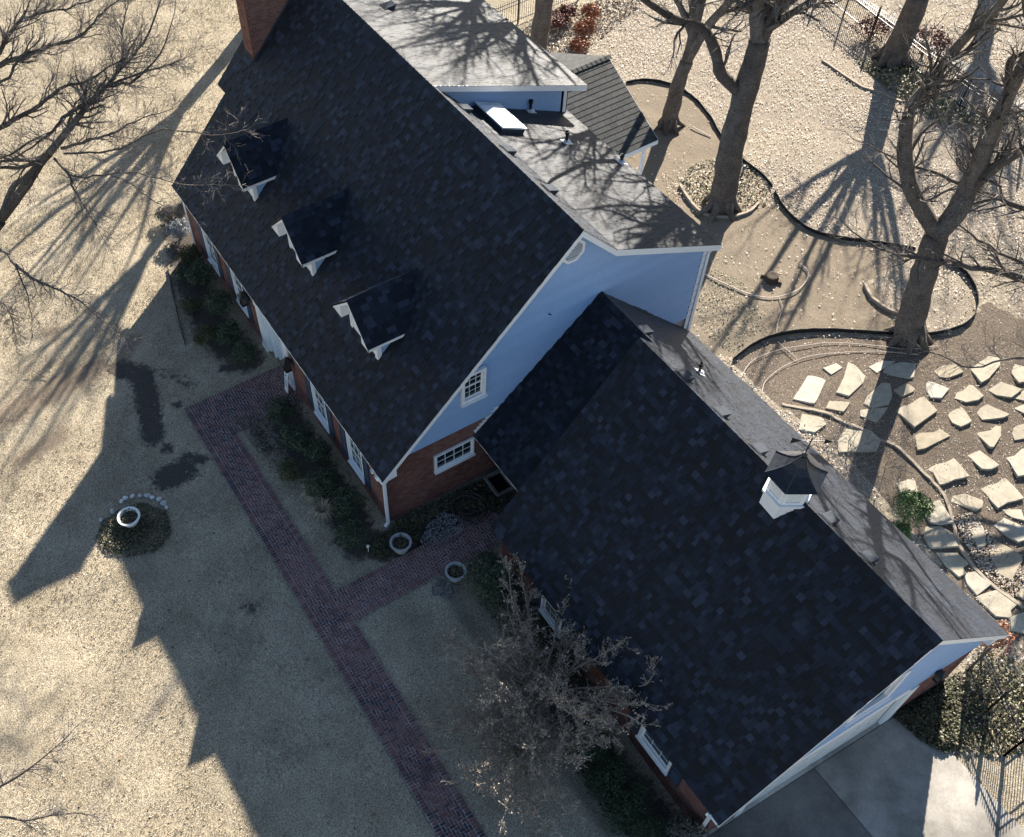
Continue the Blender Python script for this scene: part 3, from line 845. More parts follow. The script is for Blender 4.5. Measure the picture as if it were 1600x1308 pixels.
# trim along the gable rakes
for (a, b) in (((XE + .003, YE, ZE - .008), (XE + .003, YR, ZR - .008)), ((XE + .003, YR, ZR - .008), (XE + .003, YK, ZK - .008)), ((XE + .003, YK, ZK - .008), (XE + .003, YB, ZB - .008))):
    rake(a, b, house)
sof = MB()
for (a, b) in (((YE, ZE), (YR, ZR)), ((YR, ZR), (YK, ZK)), ((YK, ZK), (YB, ZB))):
    sof.prism([(.03, a[0], a[1] - .24), (XE - .035, a[0], a[1] - .24), (XE - .035, b[0], b[1] - .24), (.03, b[0], b[1] - .24)], (0, 0, .02))
obj('rake_soffit', sof, M['white'], house)
ret = MB(); ret.prism([(XE - .04, YE - .02, ZE - .06), (XE - .04, YE + .55, ZE + .30), (XE - .04, YE + .55, ZE - .16), (XE - .04, YE - .02, ZE - .22)], (-.3, 0, 0))
obj('eave_return', ret, M['white'], house)
rake((-17.453, 2.77, front_z(2.77) - .008), (-17.453, YR, ZR - .008), house, out=(-1, 0, 0)); rake((-16.753, YE, ZE - .008), (-16.753, 2.76, front_z(2.76) - .008), house, out=(-1, 0, 0))
fa = MB(); fa.box((-16.75, YE + .02, ZE - .2), (XE, YE + .05, ZE - .1)); fa.box((-16.75, YE + .05, ZE - .2), (XE, -.02, ZE - .18)); obj('eave_fascia', fa, M['white'], house)
downspout([(.10, YE - .06, ZE - .1), (.12, -.06, ZE - .32), (.12, -.06, .15), (.16, -.2, .06)], house, .1)
downspout([(XE - .2, YB + .06, ZB - .1), (.05, 12.06, ZB - .45), (.05, 12.08, 2.2)], house, .11)
cb = MB(); cb.box((-.02, 11.86, 2.2), (.05, 12.05, ZB - .12)); obj('corner_board', cb, M['white'], house)
# other walls of the box
wl = MB(); wl.prism([(XL, y, z) for y, z in [(0, -.3), (12.0, -.3), (12.0, 7.4), (YR, ZR - .2), (0, ZE - .05)]], (.2, 0, 0)); obj('left_gable_wall', wl, M['mortar'], house)
wr = MB(); wr.box((XL, 11.85, -.3), (XS, 12.02, 7.5)); wr.box((XS, 11.85, -.3), (-.22, 12.0, 6.3)); obj('rear_wall', wr, M['siding'], house)
# end wall of the tall shed
def shz(y): return ZF + (YF - y) * (ZR + .02 - ZF) / (YF - YR)
def lowz(y): return ZB + (YB - y) * (ZK - ZB) / (YB - YK)
ew = MB(); ew.prism([(XS, 6.9, shz(6.9) - .25), (XS, YK, ZK - .2), (XS, 12.06, lowz(12.06) - .2), (XS, 12.06, shz(12.06) - .14)], (-.15, 0, 0))
ewo = obj('shed_end_wall', ew, M['siding'], house)
rake((-XSO + .003, YR + .05, ZR + .012), (-XSO + .003, YF, ZF - .008), house, drop=.2)
cb = MB(); cb.box((XS + .001, 11.93, lowz(12) - .1), (XS + .03, 12.09, shz(12.05) - .15)); cb.box((XS - .12, 12.06, lowz(12) - .4), (XS + .03, 12.09, shz(12.05) - .16)); obj('shed_corner_board', cb, M['white'], house)
fa = MB(); fa.box((-17.4, YF - .05, ZF - .2), (-XSO, YF - .02, ZF - .1)); fa.box((XS, YB - .05, ZB - .2), (XE, YB - .02, ZB - .1)); obj('rear_fascia', fa, M['white'], house)
# front wall with openings
fpl = Plane((0, 0, 0), (1, 0, 0), (0, 0, 1))          # normal -y
WX = (-14.15, -11.4, -4.65, -2.05); WW = .56
wh = [(x - WW, .56, x + WW, 2.25) for x in WX] + [(-9.65, -.1, -6.95, 2.62)]
fw_ = obj('front_wall', holed_wall(fpl, XL, -.21, -.3, ZE - .03, wh, .2), M['mortar'], house)
bk = MB(); courses(fpl, [(XL, 0), (0, 0), (0, ZE - .04), (XL, ZE - .04)], [(a, b - .06, c, d) for a, b, c, d in wh], bk); obj('bricks', bk, M['brick'], fw_, kind='stuff')
for x in WX:
    window(fpl, x - WW, .56, x + WW, 2.25, house, cols=3, rows=4, proud=.035, recess=.09, case=.085)
    for s in (-1, 1):
        a = x + s * (WW + .03); shutter(fpl, min(a, a + s * .4), max(a, a + s * .4), .56, 2.27, house)
# door case
dc = MB(); d = lambda a, b, c, e, n0, n1: dc.obox(fpl.O, fpl.U, fpl.V, fpl.N, a, b, c, e, n0, n1)
for a, b in ((-9.65, -9.25), (-7.35, -6.95)):
    d(a, b, 0, 2.3, -.1, .06); d(a + .05, b - .05, .25, 2.15, .06, .085); d(a - .03, b + .03, 0, .2, .06, .1); d(a - .03, b + .03, 2.2, 2.3, .06, .1)
d(-9.7, -6.9, 2.3, 2.62, -.1, .09); d(-9.75, -6.85, 2.62, 2.70, -.1, .14)
for a, b in ((-9.25, -9.19), (-7.41, -7.35), (-8.86, -8.8), (-7.8, -7.74)): d(a, b, 0, 2.3, -.16, -.04)
dcase = obj('door_case', dc, M['white'], house)
dp = MB(); dp.obox(fpl.O, fpl.U, fpl.V, fpl.N, -8.8, -7.8, .03, 2.2, -.18, -.13)
for i in range(2):
    for j, (z0, z1) in enumerate(((.15, .75), (.85, 1.5), (1.6, 2.05))): dp.obox(fpl.O, fpl.U, fpl.V, fpl.N, -8.7 + i * .46, -8.34 + i * .46, z0, z1, -.13, -.115)
door = obj('front_door', dp, M['door'], house)
kn = MB(); kn.lathe([(.0, .0), (.035, .0), (.035, .05), (0, .05)], (-7.88, -.0 + .1, 1.0), 8); obj('door_knob', kn, M['blackmetal'], door)
sl = MB(); 
for a, b in ((-9.19, -8.86), (-7.74, -7.41)): sl.obox(fpl.O, fpl.U, fpl.V, fpl.N, a, b, .35, 2.15, -.15, -.12); sl.obox(fpl.O, fpl.U, fpl.V, fpl.N, a, b, .03, .35, -.16, -.1)
obj('sidelight', sl, M['door'], dcase)
lantern((-10.35, -.02, 2.0), (0, -1, 0), house, s=1.15); lantern((-6.72, -.02, 1.75), (0, -1, 0), house, s=1.15)
lp = MB(); lp.box((XL - .02, -.035, 0), (XL + .16, -.013, ZE - .1)); lp.box((XL - .035, -.035, 0), (XL - .001, .16, ZE - .1)); obj('corner_pilaster', lp, M['white'], house)
fl_ = MB(); fl_.lathe([(.0, .0), (.07, .0), (.09, .12), (0, .13)], (-.55, -.1, 2.28), 10); fl_.lathe([(.0, .0), (.07, .0), (.09, .12), (0, .13)], (-.3, -.1, 2.28), 10); fl_.box((-.55, -.06, 2.38), (-.3, -.014, 2.46)); obj('floodlight', fl_, M['white'], house)
# front dormers
def dormer(xc):
    zr, ze, yf, hw, ov = 6.69, 5.56, 1.07, .9, 1.17
    s = (zr - ze) / ov; yb = YE + (zr - ZE); yv = YE + (ze - ZE)
    y0 = 1.52; zc = ze + s * (ov - hw) - .1
    wb = MB()
    wb.prism([(xc - hw, y0, front_z(y0) - .15), (xc + hw, y0, front_z(y0) - .15), (xc + hw, y0, zc), (xc, y0, zr - .16), (xc - hw, y0, zc)], (0, .12, 0))
    dm = obj('dormer', wb, M['white'], house)
    for sg in (-1, 1):
        sw = MB(); x = xc + sg * hw
        sw.prism([(x, y0 + .12, front_z(y0 + .12) - .1), (x, YE + (zc - ZE) + .1, zc), (x, y0 + .12, zc)], (-sg * .1, 0, 0)); obj('dormer_cheek', sw, M['siding'], dm)
        cbm = MB(); cbm.box((x - .001 if sg > 0 else x - .03, y0 - .02, front_z(y0) - .1), (x + .03 if sg > 0 else x + .001, y0 + .13, zc)); cbm.box((min(x, x - sg * .14), y0 - .03, front_z(y0) - .06), (max(x, x - sg * .14), y0 - .002, zc)); obj('dormer_corner_board', cbm, M['white'], dm)
        eav = MB(); xe = xc + sg * ov
        eav.prism([(xe, yf, ze - .03), (xe, yv + .05, ze - .03), (xe, yv + .05 - .1, ze - .13), (xe, yf, ze - .13)], (-sg * .025, 0, 0)); obj('dormer_fascia', eav, M['white'], dm)
        rk = MB(); rk.prism([(xc, yf, zr - .03), (xe, yf, ze - .03), (xe, yf, ze - .15), (xc, yf, zr - .17)], (0, .03, 0)); obj('dormer_rake', rk, M['white'], dm)
        bx = MB(); bx.prism([(xe - sg * .03, yf + .035, ze - .1), (xe - sg * .03, yf + .035, ze - .17), (xe - sg * .5, yf + .035, ze - .17), (xe - sg * .5, yf + .035, ze + s * .5 - .1)], (0, y0 - yf - .06, 0)); obj('dormer_return', bx, M['white'], dm)
        pl = Plane((xe, yf, ze), (0, sg, 0), (-sg * ov, 0, zr - ze)); LV_ = math.hypot(ov, zr - ze)
        if sg < 0: poly = [(0, 0), (-(yv - yf), 0), (-(yb - yf), LV_), (0, LV_)]
        else: poly = [(0, 0), (yv - yf, 0), (yb - yf, LV_), (0, LV_)]
        rf = obj('dormer_roof', slab(pl, poly, .05), M['deck'], dm)
        # shingles of a dormer slope are joined (sub-part level)
        st = MB(); v = 0; row = 0
        while v < LV_ - .05:
            h = min(.19, LV_ - v)
            for a, b in spans(poly, v + h * .5):
                u = a
                while u < b - .02:
                    w = min(random.uniform(.14, .34), b - u); r = random.random(); t = .12 + .3 * random.random() if r < .5 else (.4 + .25 * random.random() if r < .88 else .9)
                    th = .028 if r > .45 else .012; q = .003
                    P = [pl.p(u + q, v - .01, 0), pl.p(u + w - q, v - .01, 0), pl.p(u + w - q, v + h, 0), pl.p(u + q, v + h, 0), pl.p(u + q, v - .01, th), pl.p(u + w - q, v - .01, th), pl.p(u + w - q, v + h + .02, .004), pl.p(u + q, v + h + .02, .004)]
                    st.add(P, [(4, 5, 6, 7), (0, 1, 5, 4), (1, 2, 6, 5), (3, 0, 4, 7)], t); u += w
            v += .19; row += 1
        obj('dormer_shingles', st, M['shingle'], dm, kind='stuff')
    st = MB(); y = yf
    while y < yb - .1:
        t = random.random() * .6 + .2
        for sg in (-1, 1): st.add([(xc, y, zr + .045), (xc, y + .24, zr + .035), (xc + sg * .12, y + .24, zr + .035 - .12 * s), (xc + sg * .12, y, zr + .045 - .12 * s)], [(0, 1, 2, 3)], t)
        y += .21
    obj('dormer_ridge_caps', st, M['shingle'], dm, kind='stuff')
    # window, kept one level down
    pw = Plane((xc, y0 - .004, 0), (1, 0, 0), (0, 0, 1)); z0 = front_z(y0) + .15
    fr = MB(); q = lambda a, b, c, e, n0, n1: fr.obox(pw.O, pw.U, pw.V, pw.N, a, b, c, e, n0, n1)
    for a, b, c, e in ((-.45, -.37, z0, zc - .03), (.37, .45, z0, zc - .03), (-.37, .37, z0, z0 + .08), (-.37, .37, zc - .11, zc - .03), (-.37, .37, (z0 + zc) / 2 - .025, (z0 + zc) / 2 + .025), (-.01, .01, z0, zc - .03)): q(a, b, c, e, 0, .035)
    obj('dormer_window_frame', fr, M['white'], dm)
    gl = MB(); gl.obox(pw.O, pw.U, pw.V, pw.N, -.37, .37, z0 + .08, zc - .11, 0.001, .012); obj('dormer_glass', gl, M['glass'], dm)
for xc in (-12.84, -8.2, -3.67): dormer(xc)
# chimney
chm = MB(); CX0, CX1, CY0, CY1, CZ = -17.0, -16.17, 3.93, 6.2, 10.2
chm.box((CX0 + .02, CY0 + .02, 0), (CX1 - .02, CY1 - .02, CZ - .02)); ch = obj('chimney', chm, M['mortar'], house)
bk = MB()
courses(Plane((CX1 - .02, CY0 + .02, 0), (0, 1, 0), (0, 0, 1)), [(0, 6.4), (CY1 - CY0 - .04, 6.4), (CY1 - CY0 - .04, CZ), (0, CZ)], [], bk)
courses(Plane((CX0 + .02, CY0 + .02, 0), (1, 0, 0), (0, 0, 1)), [(0, 4), (CX1 - CX0 - .04, 4), (CX1 - CX0 - .04, CZ), (0, CZ)], [], bk)
courses(Plane((CX0 + .02, CY1 - .02, 0), (0, -1, 0), (0, 0, 1)), [(0, 6), (CY1 - CY0 - .04, 6), (CY1 - CY0 - .04, CZ), (0, CZ)], [], bk)
obj('bricks', bk, M['brick'], ch, kind='stuff')
cc = MB(); cc.box((CX0 - .05, CY0 - .05, CZ), (CX1 + .05, CY1 + .05, CZ + .12)); obj('chimney_cap', cc, M['concrete'], ch)
fs = MB(); fs.prism([(CX1 + .004, CY0, front_z(CY0) - .02), (CX1 + .004, CY1, front_z(CY1) - .02), (CX1 + .004, CY1, front_z(CY1) + .12), (CX1 + .004, CY0, front_z(CY0) + .12)], (.012, 0, 0))
fs.prism([(CX0, CY0 - .012, front_z(CY0) - .05), (CX1 + .02, CY0 - .012, front_z(CY0) - .05), (CX1 + .02, CY0 - .012, front_z(CY0) + .13), (CX0, CY0 - .012, front_z(CY0) + .13)], (0, .01, 0)); obj('chimney_flashing', fs, M['ventmetal'], ch)
# roof furniture
for (x, y) in ((-15.6, 8.2), (-13.15, 8.25)):
    roof_vent(shed, -x, (YF - y) / (YF - YR) * LSH, house)
for (x, y) in ((-6.95, 7.42), (-4.35, 7.35), (-2.2, 7.38)):
    roof_vent(up_back, -x, (YK - y) / (YK - YR) * LUB, house)
for (x, y) in ((-7.75, 10.5), (-5.7, 10.55), (-4.5, 12.0)): vent_pipe(np.array([x, y, lowz(y)]), house, .42 if y < 11 else .3, lowb)
skl = MB(); u0, u1, v0, v1 = 6.15, 7.74, (YB - 9.1) / (YB - YK) * LLB, (YB - 8.2) / (YB - YK) * LLB
skl.obox(lowb.O, lowb.U, lowb.V, lowb.N, u0, u1, v0, v1, 0, .2); sk = obj('skylight', skl, M['ventmetal'], house)
dm_ = MB(); n = 8
V_ = []; 
for i in range(n + 1):
    for j in range(n + 1):
        a, b = i / n, j / n; e = min(1, 3.2 * min(a, 1 - a) + 0) ; e2 = min(1, 4 * min(b, 1 - b))
        V_.append(lowb.p(u0 - .03 + (u1 - u0 + .06) * a, v0 - .03 + (v1 - v0 + .06) * b, .205 + .13 * sm(e) * sm(e2)))
dm_.add(V_, [(i * (n + 1) + j, (i + 1) * (n + 1) + j, (i + 1) * (n + 1) + j + 1, i * (n + 1) + j + 1) for i in range(n) for j in range(n)])
dm_.obox(lowb.O, lowb.U, lowb.V, lowb.N, u0 - .04, u1 + .04, v0 - .04, v0 + .05, .17, .215); dm_.obox(lowb.O, lowb.U, lowb.V, lowb.N, u0 - .04, u1 + .04, v1 - .05, v1 + .04, .17, .215)
dm_.obox(lowb.O, lowb.U, lowb.V, lowb.N, u0 - .04, u0 + .05, v0 + .05, v1 - .05, .17, .216); dm_.obox(lowb.O, lowb.U, lowb.V, lowb.N, u1 - .05, u1 + .04, v0 + .05, v1 - .05, .17, .216)
obj('skylight_dome', dm_, M['dome'], sk)
# rear porch
PX, PZ, PXE, PZE, PY0, PY1 = -12.24, 4.4, -8.58, 2.7, 12.05, 17.49
ppl = Plane((PXE, PY0, PZE), (0, 1, 0), (PX - PXE, 0, PZ - PZE)); LPP = math.hypot(PX - PXE, PZ - PZE)
pr = obj('porch_roof', slab(ppl, [(0, 0), (PY1 - PY0, 0), (PY1 - PY0, LPP), (0, LPP)], .12), M['deck'], house)
shingles(ppl, [(0, 0), (PY1 - PY0, 0), (PY1 - PY0, LPP), (0, LPP)], pr, 'shingle3', expo=.235, tab=.31, limit=0)
pp2 = Plane((2 * PX - PXE, PY1, PZE), (0, -1, 0), (PXE - PX, 0, PZ - PZE))
p2 = obj('porch_far_roof', slab(pp2, [(0, 0), (PY1 - PY0, 0), (PY1 - PY0, LPP), (0, LPP)], .12), M['deck'], house)
shingles(pp2, [(0, 0), (PY1 - PY0, 0), (PY1 - PY0, LPP), (0, LPP)], p2, 'shingle3', expo=.235, tab=.31, limit=0)
st = MB(); y = PY0
while y < PY1 - .1:
    t = random.random()
    for sg in (-1, 1): st.add([(PX, y, PZ + .05), (PX, y + .26, PZ + .035), (PX + sg * .15, y + .26, PZ + .035 - .07), (PX + sg * .15, y, PZ + .05 - .07)], [(0, 1, 2, 3)], t)
    y += .23
obj('porch_ridge_caps', st, M['shingle3'], house, kind='stuff')
pf = MB(); pf.box((PXE - .02, PY0, PZE - .2), (PXE + .02, PY1, PZE - .02)); pf.prism([(PXE, PY1, PZE - .02), (PX, PY1, PZ - .02), (2 * PX - PXE, PY1, PZE - .02), (2 * PX - PXE, PY1, PZE - .2), (PX, PY1, PZ - .2), (PXE, PY1, PZE - .2)], (0, .03, 0)); obj('porch_fascia', pf, M['white'], house)
for (x, y) in ((-8.85, 17.1), (-8.85, 14.2), (-15.6, 17.1)):
    pc = MB(); pc.lathe([(.13, 0), (.13, .15), (.09, .2), (.08, 2.3), (.12, 2.36), (.12, 2.5)], (x, y, 0), 14); obj('porch_column', pc, M['white'], house)
pfl = MB(); pfl.box((2 * PX - PXE, PY0, -.2), (-8.7, 17.3, .06)); obj('porch_floor', pfl, M['concrete'], house)
# ------------------------------------------------------------------ garage wing
GX0, GX1 = 2.838, 13.764
GYF, GZF, GYR, GZR, GYB, GZB = 2.264, 1.588, 6.975, 7.437, 12.193, 2.368
garage = thing('attached_garage', 'brick garage wing with dark shingle roof, blue shutters and white gable', 'garage', (8.3, 7.0, -.5))
gf = Plane((0, GYF, GZF), (1, 0, 0), (0, GYR - GYF, GZR - GZF)); LGF = math.hypot(GYR - GYF, GZR - GZF)
gfp = [(GX0, 0), (GX1, 0), (GX1, LGF), (GX0, LGF)]; gfs = [(GX0 - .03, 0), (GX1 + .04, 0), (GX1 + .04, LGF), (GX0 - .03, LGF)]
gfr = obj('front_roof', slab(gf, gfp, .15), M['deck'], garage); shingles(gf, gfs, gfr, expo=.185)
gb = Plane((0, GYB, GZB), (-1, 0, 0), (0, GYR - GYB, GZR - GZB)); LGB = math.hypot(GYR - GYB, GZR - GZB)
gbp = [(-GX1, 0), (-GX0, 0), (-GX0, LGB), (-GX1, LGB)]
gbr = obj('rear_roof', slab(gb, gbp, .15), M['deck'], garage); shingles(gb, [(-GX1 - .04, 0), (-GX0 + .03, 0), (-GX0 + .03, LGB), (-GX1 - .04, LGB)], gbr, limit=0, calm=True)
ridge_caps(GX0, GX1, GYR, GZR, garage, 1.05)
# breezeway between house and garage
CYF, CZF, CYR, CZR = 3.353, 2.495, 7.849, 6.479
cf = Plane((0, CYF, CZF), (1, 0, 0), (0, CYR - CYF, CZR - CZF)); LCF = math.hypot(CYR - CYF, CZR - CZF)
cp = [(.02, 0), (GX0 + .25, 0), (GX0 + .25, LCF), (.02, LCF)]
cfr = obj('breezeway_front_roof', slab(cf, cp, .12), M['deck'], garage); shingles(cf, [(.03, 0), (GX0 + .1, 0), (GX0 + .1, LCF), (.03, LCF)], cfr, limit=0)
cbk = Plane((0, GYB, GZB - .02), (-1, 0, 0), (0, CYR - GYB, CZR - GZB + .02)); LCB = math.hypot(CYR - GYB, CZR - GZB)
cp2 = [(-GX0 - .2, 0), (-.02, 0), (-.02, LCB), (-GX0 - .2, LCB)]
cbr = obj('breezeway_rear_roof', slab(cbk, cp2, .12), M['deck'], garage); shingles(cbk, [(-GX0, 0), (-.03, 0), (-.03, LCB), (-GX0, LCB)], cbr, limit=0, calm=True)
ridge_caps(.03, GX0, CYR, CZR, garage, .9)
# stepped white flashing where the breezeway roof meets the brick gable
sf = MB(); ns = 8
for i in range(ns):
    a, b = i / ns, (i + 1) / ns; y0, y1 = CYF + .1 + a * .85, CYF + .1 + b * .85; z0, z1 = CZF + a * .75 - .02, CZF + b * .75 - .02
    sf.prism([(.012, y0, z0), (.012, y1, z1), (.012, y1 - .03, z1 + .17), (.012, y0 - .1, z1 + .17)], (.03, 0, 0))
obj('step_flashing', sf, M['white'], garage)
fb_ = MB(); fb_.box((.04, CYF + .0, CZF - .07), (GX0 - .02, CYF + .03, CZF - .012)); obj('breezeway_fascia', fb_, M['white'], garage)
cw = MB(); cw.box((.02, 7.0, -.4), (GX0 + .2, 7.2, 5.2)); obj('breezeway_wall', cw, M['brick'], garage)
# walls
def gfz(y): return GZF + (y - GYF) * (GZR - GZF) / (GYR - GYF)
def gbz(y): return GZB + (GYB - y) * (GZR - GZB) / (GYB - GYR)
GY0, GYW = 2.61, 11.86; GW = 13.46
end = [(GY0, -1.3), (GYW, -1.3), (GYW, gbz(GYW) - .17), (GYR, GZR - .2), (GY0, gfz(GY0) - .17)]
le = MB(); le.prism([(3.0, y, z) for y, z in end], (.2, 0, 0)); obj('left_gable_wall', le, M['siding'], garage)
ggp = Plane((GW, 0, 0), (0, 1, 0), (0, 0, 1))
re_ = MB(); re_.prism([(GW - .02, y, z) for y, z in [(9.2, -1.3), (GYW, -1.3), (GYW, gbz(GYW) - .17), (GYR, GZR - .2), (GY0, gfz(GY0) - .17), (GY0, 1.3), (9.2, 1.3)]], (-.2, 0, 0))
re_.box((GW - .22, GY0, -1.3), (GW - .02, 3.9, 1.3))
gwall = obj('right_gable_wall', re_, M['mortar'], garage)
bk = MB(); courses(ggp, [(9.45, -1.2), (GYW, -1.2), (GYW, 1.62), (9.45, 1.62)], [], bk); courses(ggp, [(GY0, -1.2), (3.75, -1.2), (3.75, 1.3), (GY0, 1.3)], [], bk)
obj('bricks', bk, M['brick'], gwall, kind='stuff')
siding(ggp, [(2.75, 1.62), (GYW, 1.62), (GYW, gbz(GYW) - .2), (GYR, GZR - .22), (2.75, gfz(2.75) - .2)], gwall)
window(Plane((GW + .125, 0, 0), (0, 1, 0), (0, 0, 1)), 5.9, 3.6, 7.35, 5.2, garage, cols=3, rows=4, proud=.06, recess=.05, case=.12)
gd = MB(); f = lambda a, b, c, d, n0, n1: gd.obox(ggp.O, ggp.U, ggp.V, ggp.N, a, b, c, d, n0, n1)
f(9.2, 9.5, -.9, 1.62, -.2, .1); f(3.7, 3.95, -.9, 1.62, -.2, .06); f(3.95, 9.2, 1.25, 1.62, -.2, .05)
obj('garage_door_frame', gd, M['white'], garage)
for i in range(2):
    y0 = 3.97 + i * 2.62
    pn = MB()
    for r in range(4):
        pn.obox(ggp.O, ggp.U, ggp.V, ggp.N, y0, y0 + 2.58, -.9 + r * .535, -.9 + (r + 1) * .535 - .012, -.1, -.03)
        for c in range(4): pn.obox(ggp.O, ggp.U, ggp.V, ggp.N, y0 + .08 + c * .62, y0 + .6 + c * .62, -.82 + r * .535, -.47 + r * .535, -.03, -.015)
    obj('garage_door', pn, M['offwhite'], garage)
lantern((GW + .012, 10.15, 1.65), (1, 0, 0), garage, s=.9)
for (a, b) in (((GX1 + .003, GYF, GZF - .008), (GX1 + .003, GYR, GZR - .008)), ((GX1 + .003, GYR, GZR - .008), (GX1 + .003, GYB, GZB - .008))): rake(a, b, garage)
so = MB()
for a, b in (((GYF, GZF), (GYR, GZR)), ((GYR, GZR), (GYB, GZB))):
    so.prism([(GW + .03, a[0], a[1] - .23), (GX1 - .035, a[0], a[1] - .23), (GX1 - .035, b[0], b[1] - .23), (GW + .03, b[0], b[1] - .23)], (0, 0, .02))
obj('rake_soffit', so, M['white'], garage)
br = MB(); br.prism([(GX1 - .04, GYB + .02, GZB - .05), (GX1 - .04, GYB - .6, GZB + .45), (GX1 - .04, GYB - .6, GZB - .2), (GX1 - .04, GYB + .02, GZB - .2)], (-.32, 0, 0)); obj('eave_return', br, M['white'], garage)
gfpl = Plane((0, GY0, 0), (1, 0, 0), (0, 0, 1))
gwin = [(5.3, -.25, 6.4, 1.2), (10.32, -.12, 11.68, 1.25)]
gw_ = obj('front_wall', holed_wall(gfpl, 3.0, GW - .2, -1.3, 1.75, gwin, .2), M['mortar'], garage)
bk = MB(); courses(gfpl, [(3.0, -1.2), (GW, -1.2), (GW, 1.7), (3.0, 1.7)], [(a, b - .06, c, d) for a, b, c, d in gwin], bk); obj('bricks', bk, M['brick'], gw_, kind='stuff')
for a, b, c, d in gwin:
    window(gfpl, a, b, c, d, garage, cols=3, rows=4, proud=.04, recess=.09)
    shutter(gfpl, a - .47, a - .04, b, d, garage); shutter(gfpl, c + .04, c + .47, b, d, garage)
fa = MB(); fa.box((GX0, GYF + .09, GZF - .2), (GX1, GYF + .12, GZF - .1)); fa.box((GX0, GYF + .12, GZF - .2), (GX1, GY0 - .02, GZF - .18)); obj('eave_fascia', fa, M['white'], garage); fa = MB(); fa.box((.05, GYB - .05, GZB - .2), (GX1, GYB - .02, GZB - .1)); obj('rear_fascia', fa, M['white'], garage)
downspout([(13.4, GYF - .06, GZF - .1), (13.36, GY0 - .07, GZF - .35), (13.36, GY0 - .07, -.85)], garage, .1)
rw = MB(); rw.box((.0, 11.7, -1.2), (GW - .2, GYW, 2.5)); obj('rear_wall', rw, M['siding'], garage)
for (x, y) in ((4.45, 7.42), (5.95, 7.42), (7.4, 7.45), (9.95, 7.45), (11.25, 7.5)): roof_vent(gb, -x, (GYB - y) / (GYB - GYR) * LGB, garage)
roof_vent(cbk, -1.95, (GYB - 8.1) / (GYB - CYR) * LCB, garage); vent_pipe(np.array([3.6, 8.9, gbz(8.9)]), garage, .4, gb)
pv = MB(); pv.bar((.12, 9.3, 5.05), (.12, 9.9, 4.5), .25, .12); obj('wall_vent_cover', pv, M['blackmetal'], garage)
# cupola
def cupola(cx, cy):
    A0 = math.radians(-62); V6 = lambda r, z: [np.array([cx + r * math.cos(A0 + k * math.pi / 3), cy + r * math.sin(A0 + k * math.pi / 3), z]) for k in range(6)]
    zb, z1, z2, za = 6.2, 7.36, 8.12, 8.75; rb = .57
    mb = MB(); lo, hi = V6(rb, zb), V6(rb, z1)
    mb.add(lo + hi, [(k, (k + 1) % 6, 6 + (k + 1) % 6, 6 + k) for k in range(6)])
    a, b = V6(rb + .06, z1 - .03), V6(rb + .06, z1 + .05); mb.add(a + b, [(k, (k + 1) % 6, 6 + (k + 1) % 6, 6 + k) for k in range(6)] + [(0, 5, 4, 3, 2, 1), tuple(range(6, 12))])
    base = obj('cupola', mb, M['white'], garage)
    fr = MB(); lo, hi = V6(rb - .04, z1 + .05), V6(rb - .04, z2)
    for k in range(6):
        p, q = lo[k], lo[(k + 1) % 6]; d = unit(q - p); L = np.linalg.norm(q - p); n = np.cross(d, (0, 0, 1.0)); Z = np.array([0, 0, 1.0]); h = z2 - z1 - .05
        fr.obox(p, d, Z, n, 0, .09, 0, h, -.03, .02); fr.obox(p, d, Z, n, L - .09, L, 0, h, -.03, .02); fr.obox(p, d, Z, n, .09, L - .09, 0, .07, -.03, .018); fr.obox(p, d, Z, n, .09, L - .09, h - .1, h, -.03, .018)
    obj('cupola_window_frame', fr, M['white'], base)
    gl = MB(); a, b = V6(rb - .055, z1 + .05), V6(rb - .055, z2); gl.add(a + b, [(k, (k + 1) % 6, 6 + (k + 1) % 6, 6 + k) for k in range(6)]); obj('cupola_panes', gl, M['offwhite'], base)
    rf = MB(); prof = [(.73, z2 - .04), (.75, z2 + .0), (.56, z2 + .10), (.37, z2 + .23), (.20, z2 + .40), (.06, za)]
    rings = [V6(r, z) for r, z in prof]; vs_ = [p for r in rings for p in r]
    rf.add(vs_, [(i * 6 + k, i * 6 + (k + 1) % 6, (i + 1) * 6 + (k + 1) % 6, (i + 1) * 6 + k) for i in range(len(prof) - 1) for k in range(6)] + [(0, 5, 4, 3, 2, 1)])
    obj('cupola_roof', rf, M['copper'], base)
    hp = MB()
    for k in range(6): hp.tube([rings[i][k] + np.array([0, 0, .012]) for i in range(1, 6)], .018, 5)
    obj('cupola_hips', hp, M['ventmetal'], base)
    wv = MB(); wv.tube([(cx, cy, za - .05), (cx, cy, za + .75)], .016, 6); wv.lathe([(0, 0), (.06, .03), (.075, .08), (.05, .13), (0, .15)], (cx, cy, za), 8)
    d = unit((.55, .8, 0)); s = np.array([cx, cy, za + .62]); wv.tube([s - d * .45, s + d * .5], .012, 5)
    for a in range(4): e = np.array([math.cos(a * math.pi / 2), math.sin(a * math.pi / 2), 0]); wv.tube([(cx, cy, za + .35), np.array([cx, cy, za + .35]) + e * .2], .01, 4)
    wv.prism([s + d * .5, s + d * .3 + np.array([0, 0, .09]), s + d * .3 - np.array([0, 0, .09])], (.012, -.008, 0)); wv.prism([s - d * .45 + np.array([0, 0, .11]), s - d * .2, s - d * .45 - np.array([0, 0, .11])], (.012, -.008, 0))
    obj('weathervane', wv, M['blackmetal'], base)
cupola(8.86, 6.95)

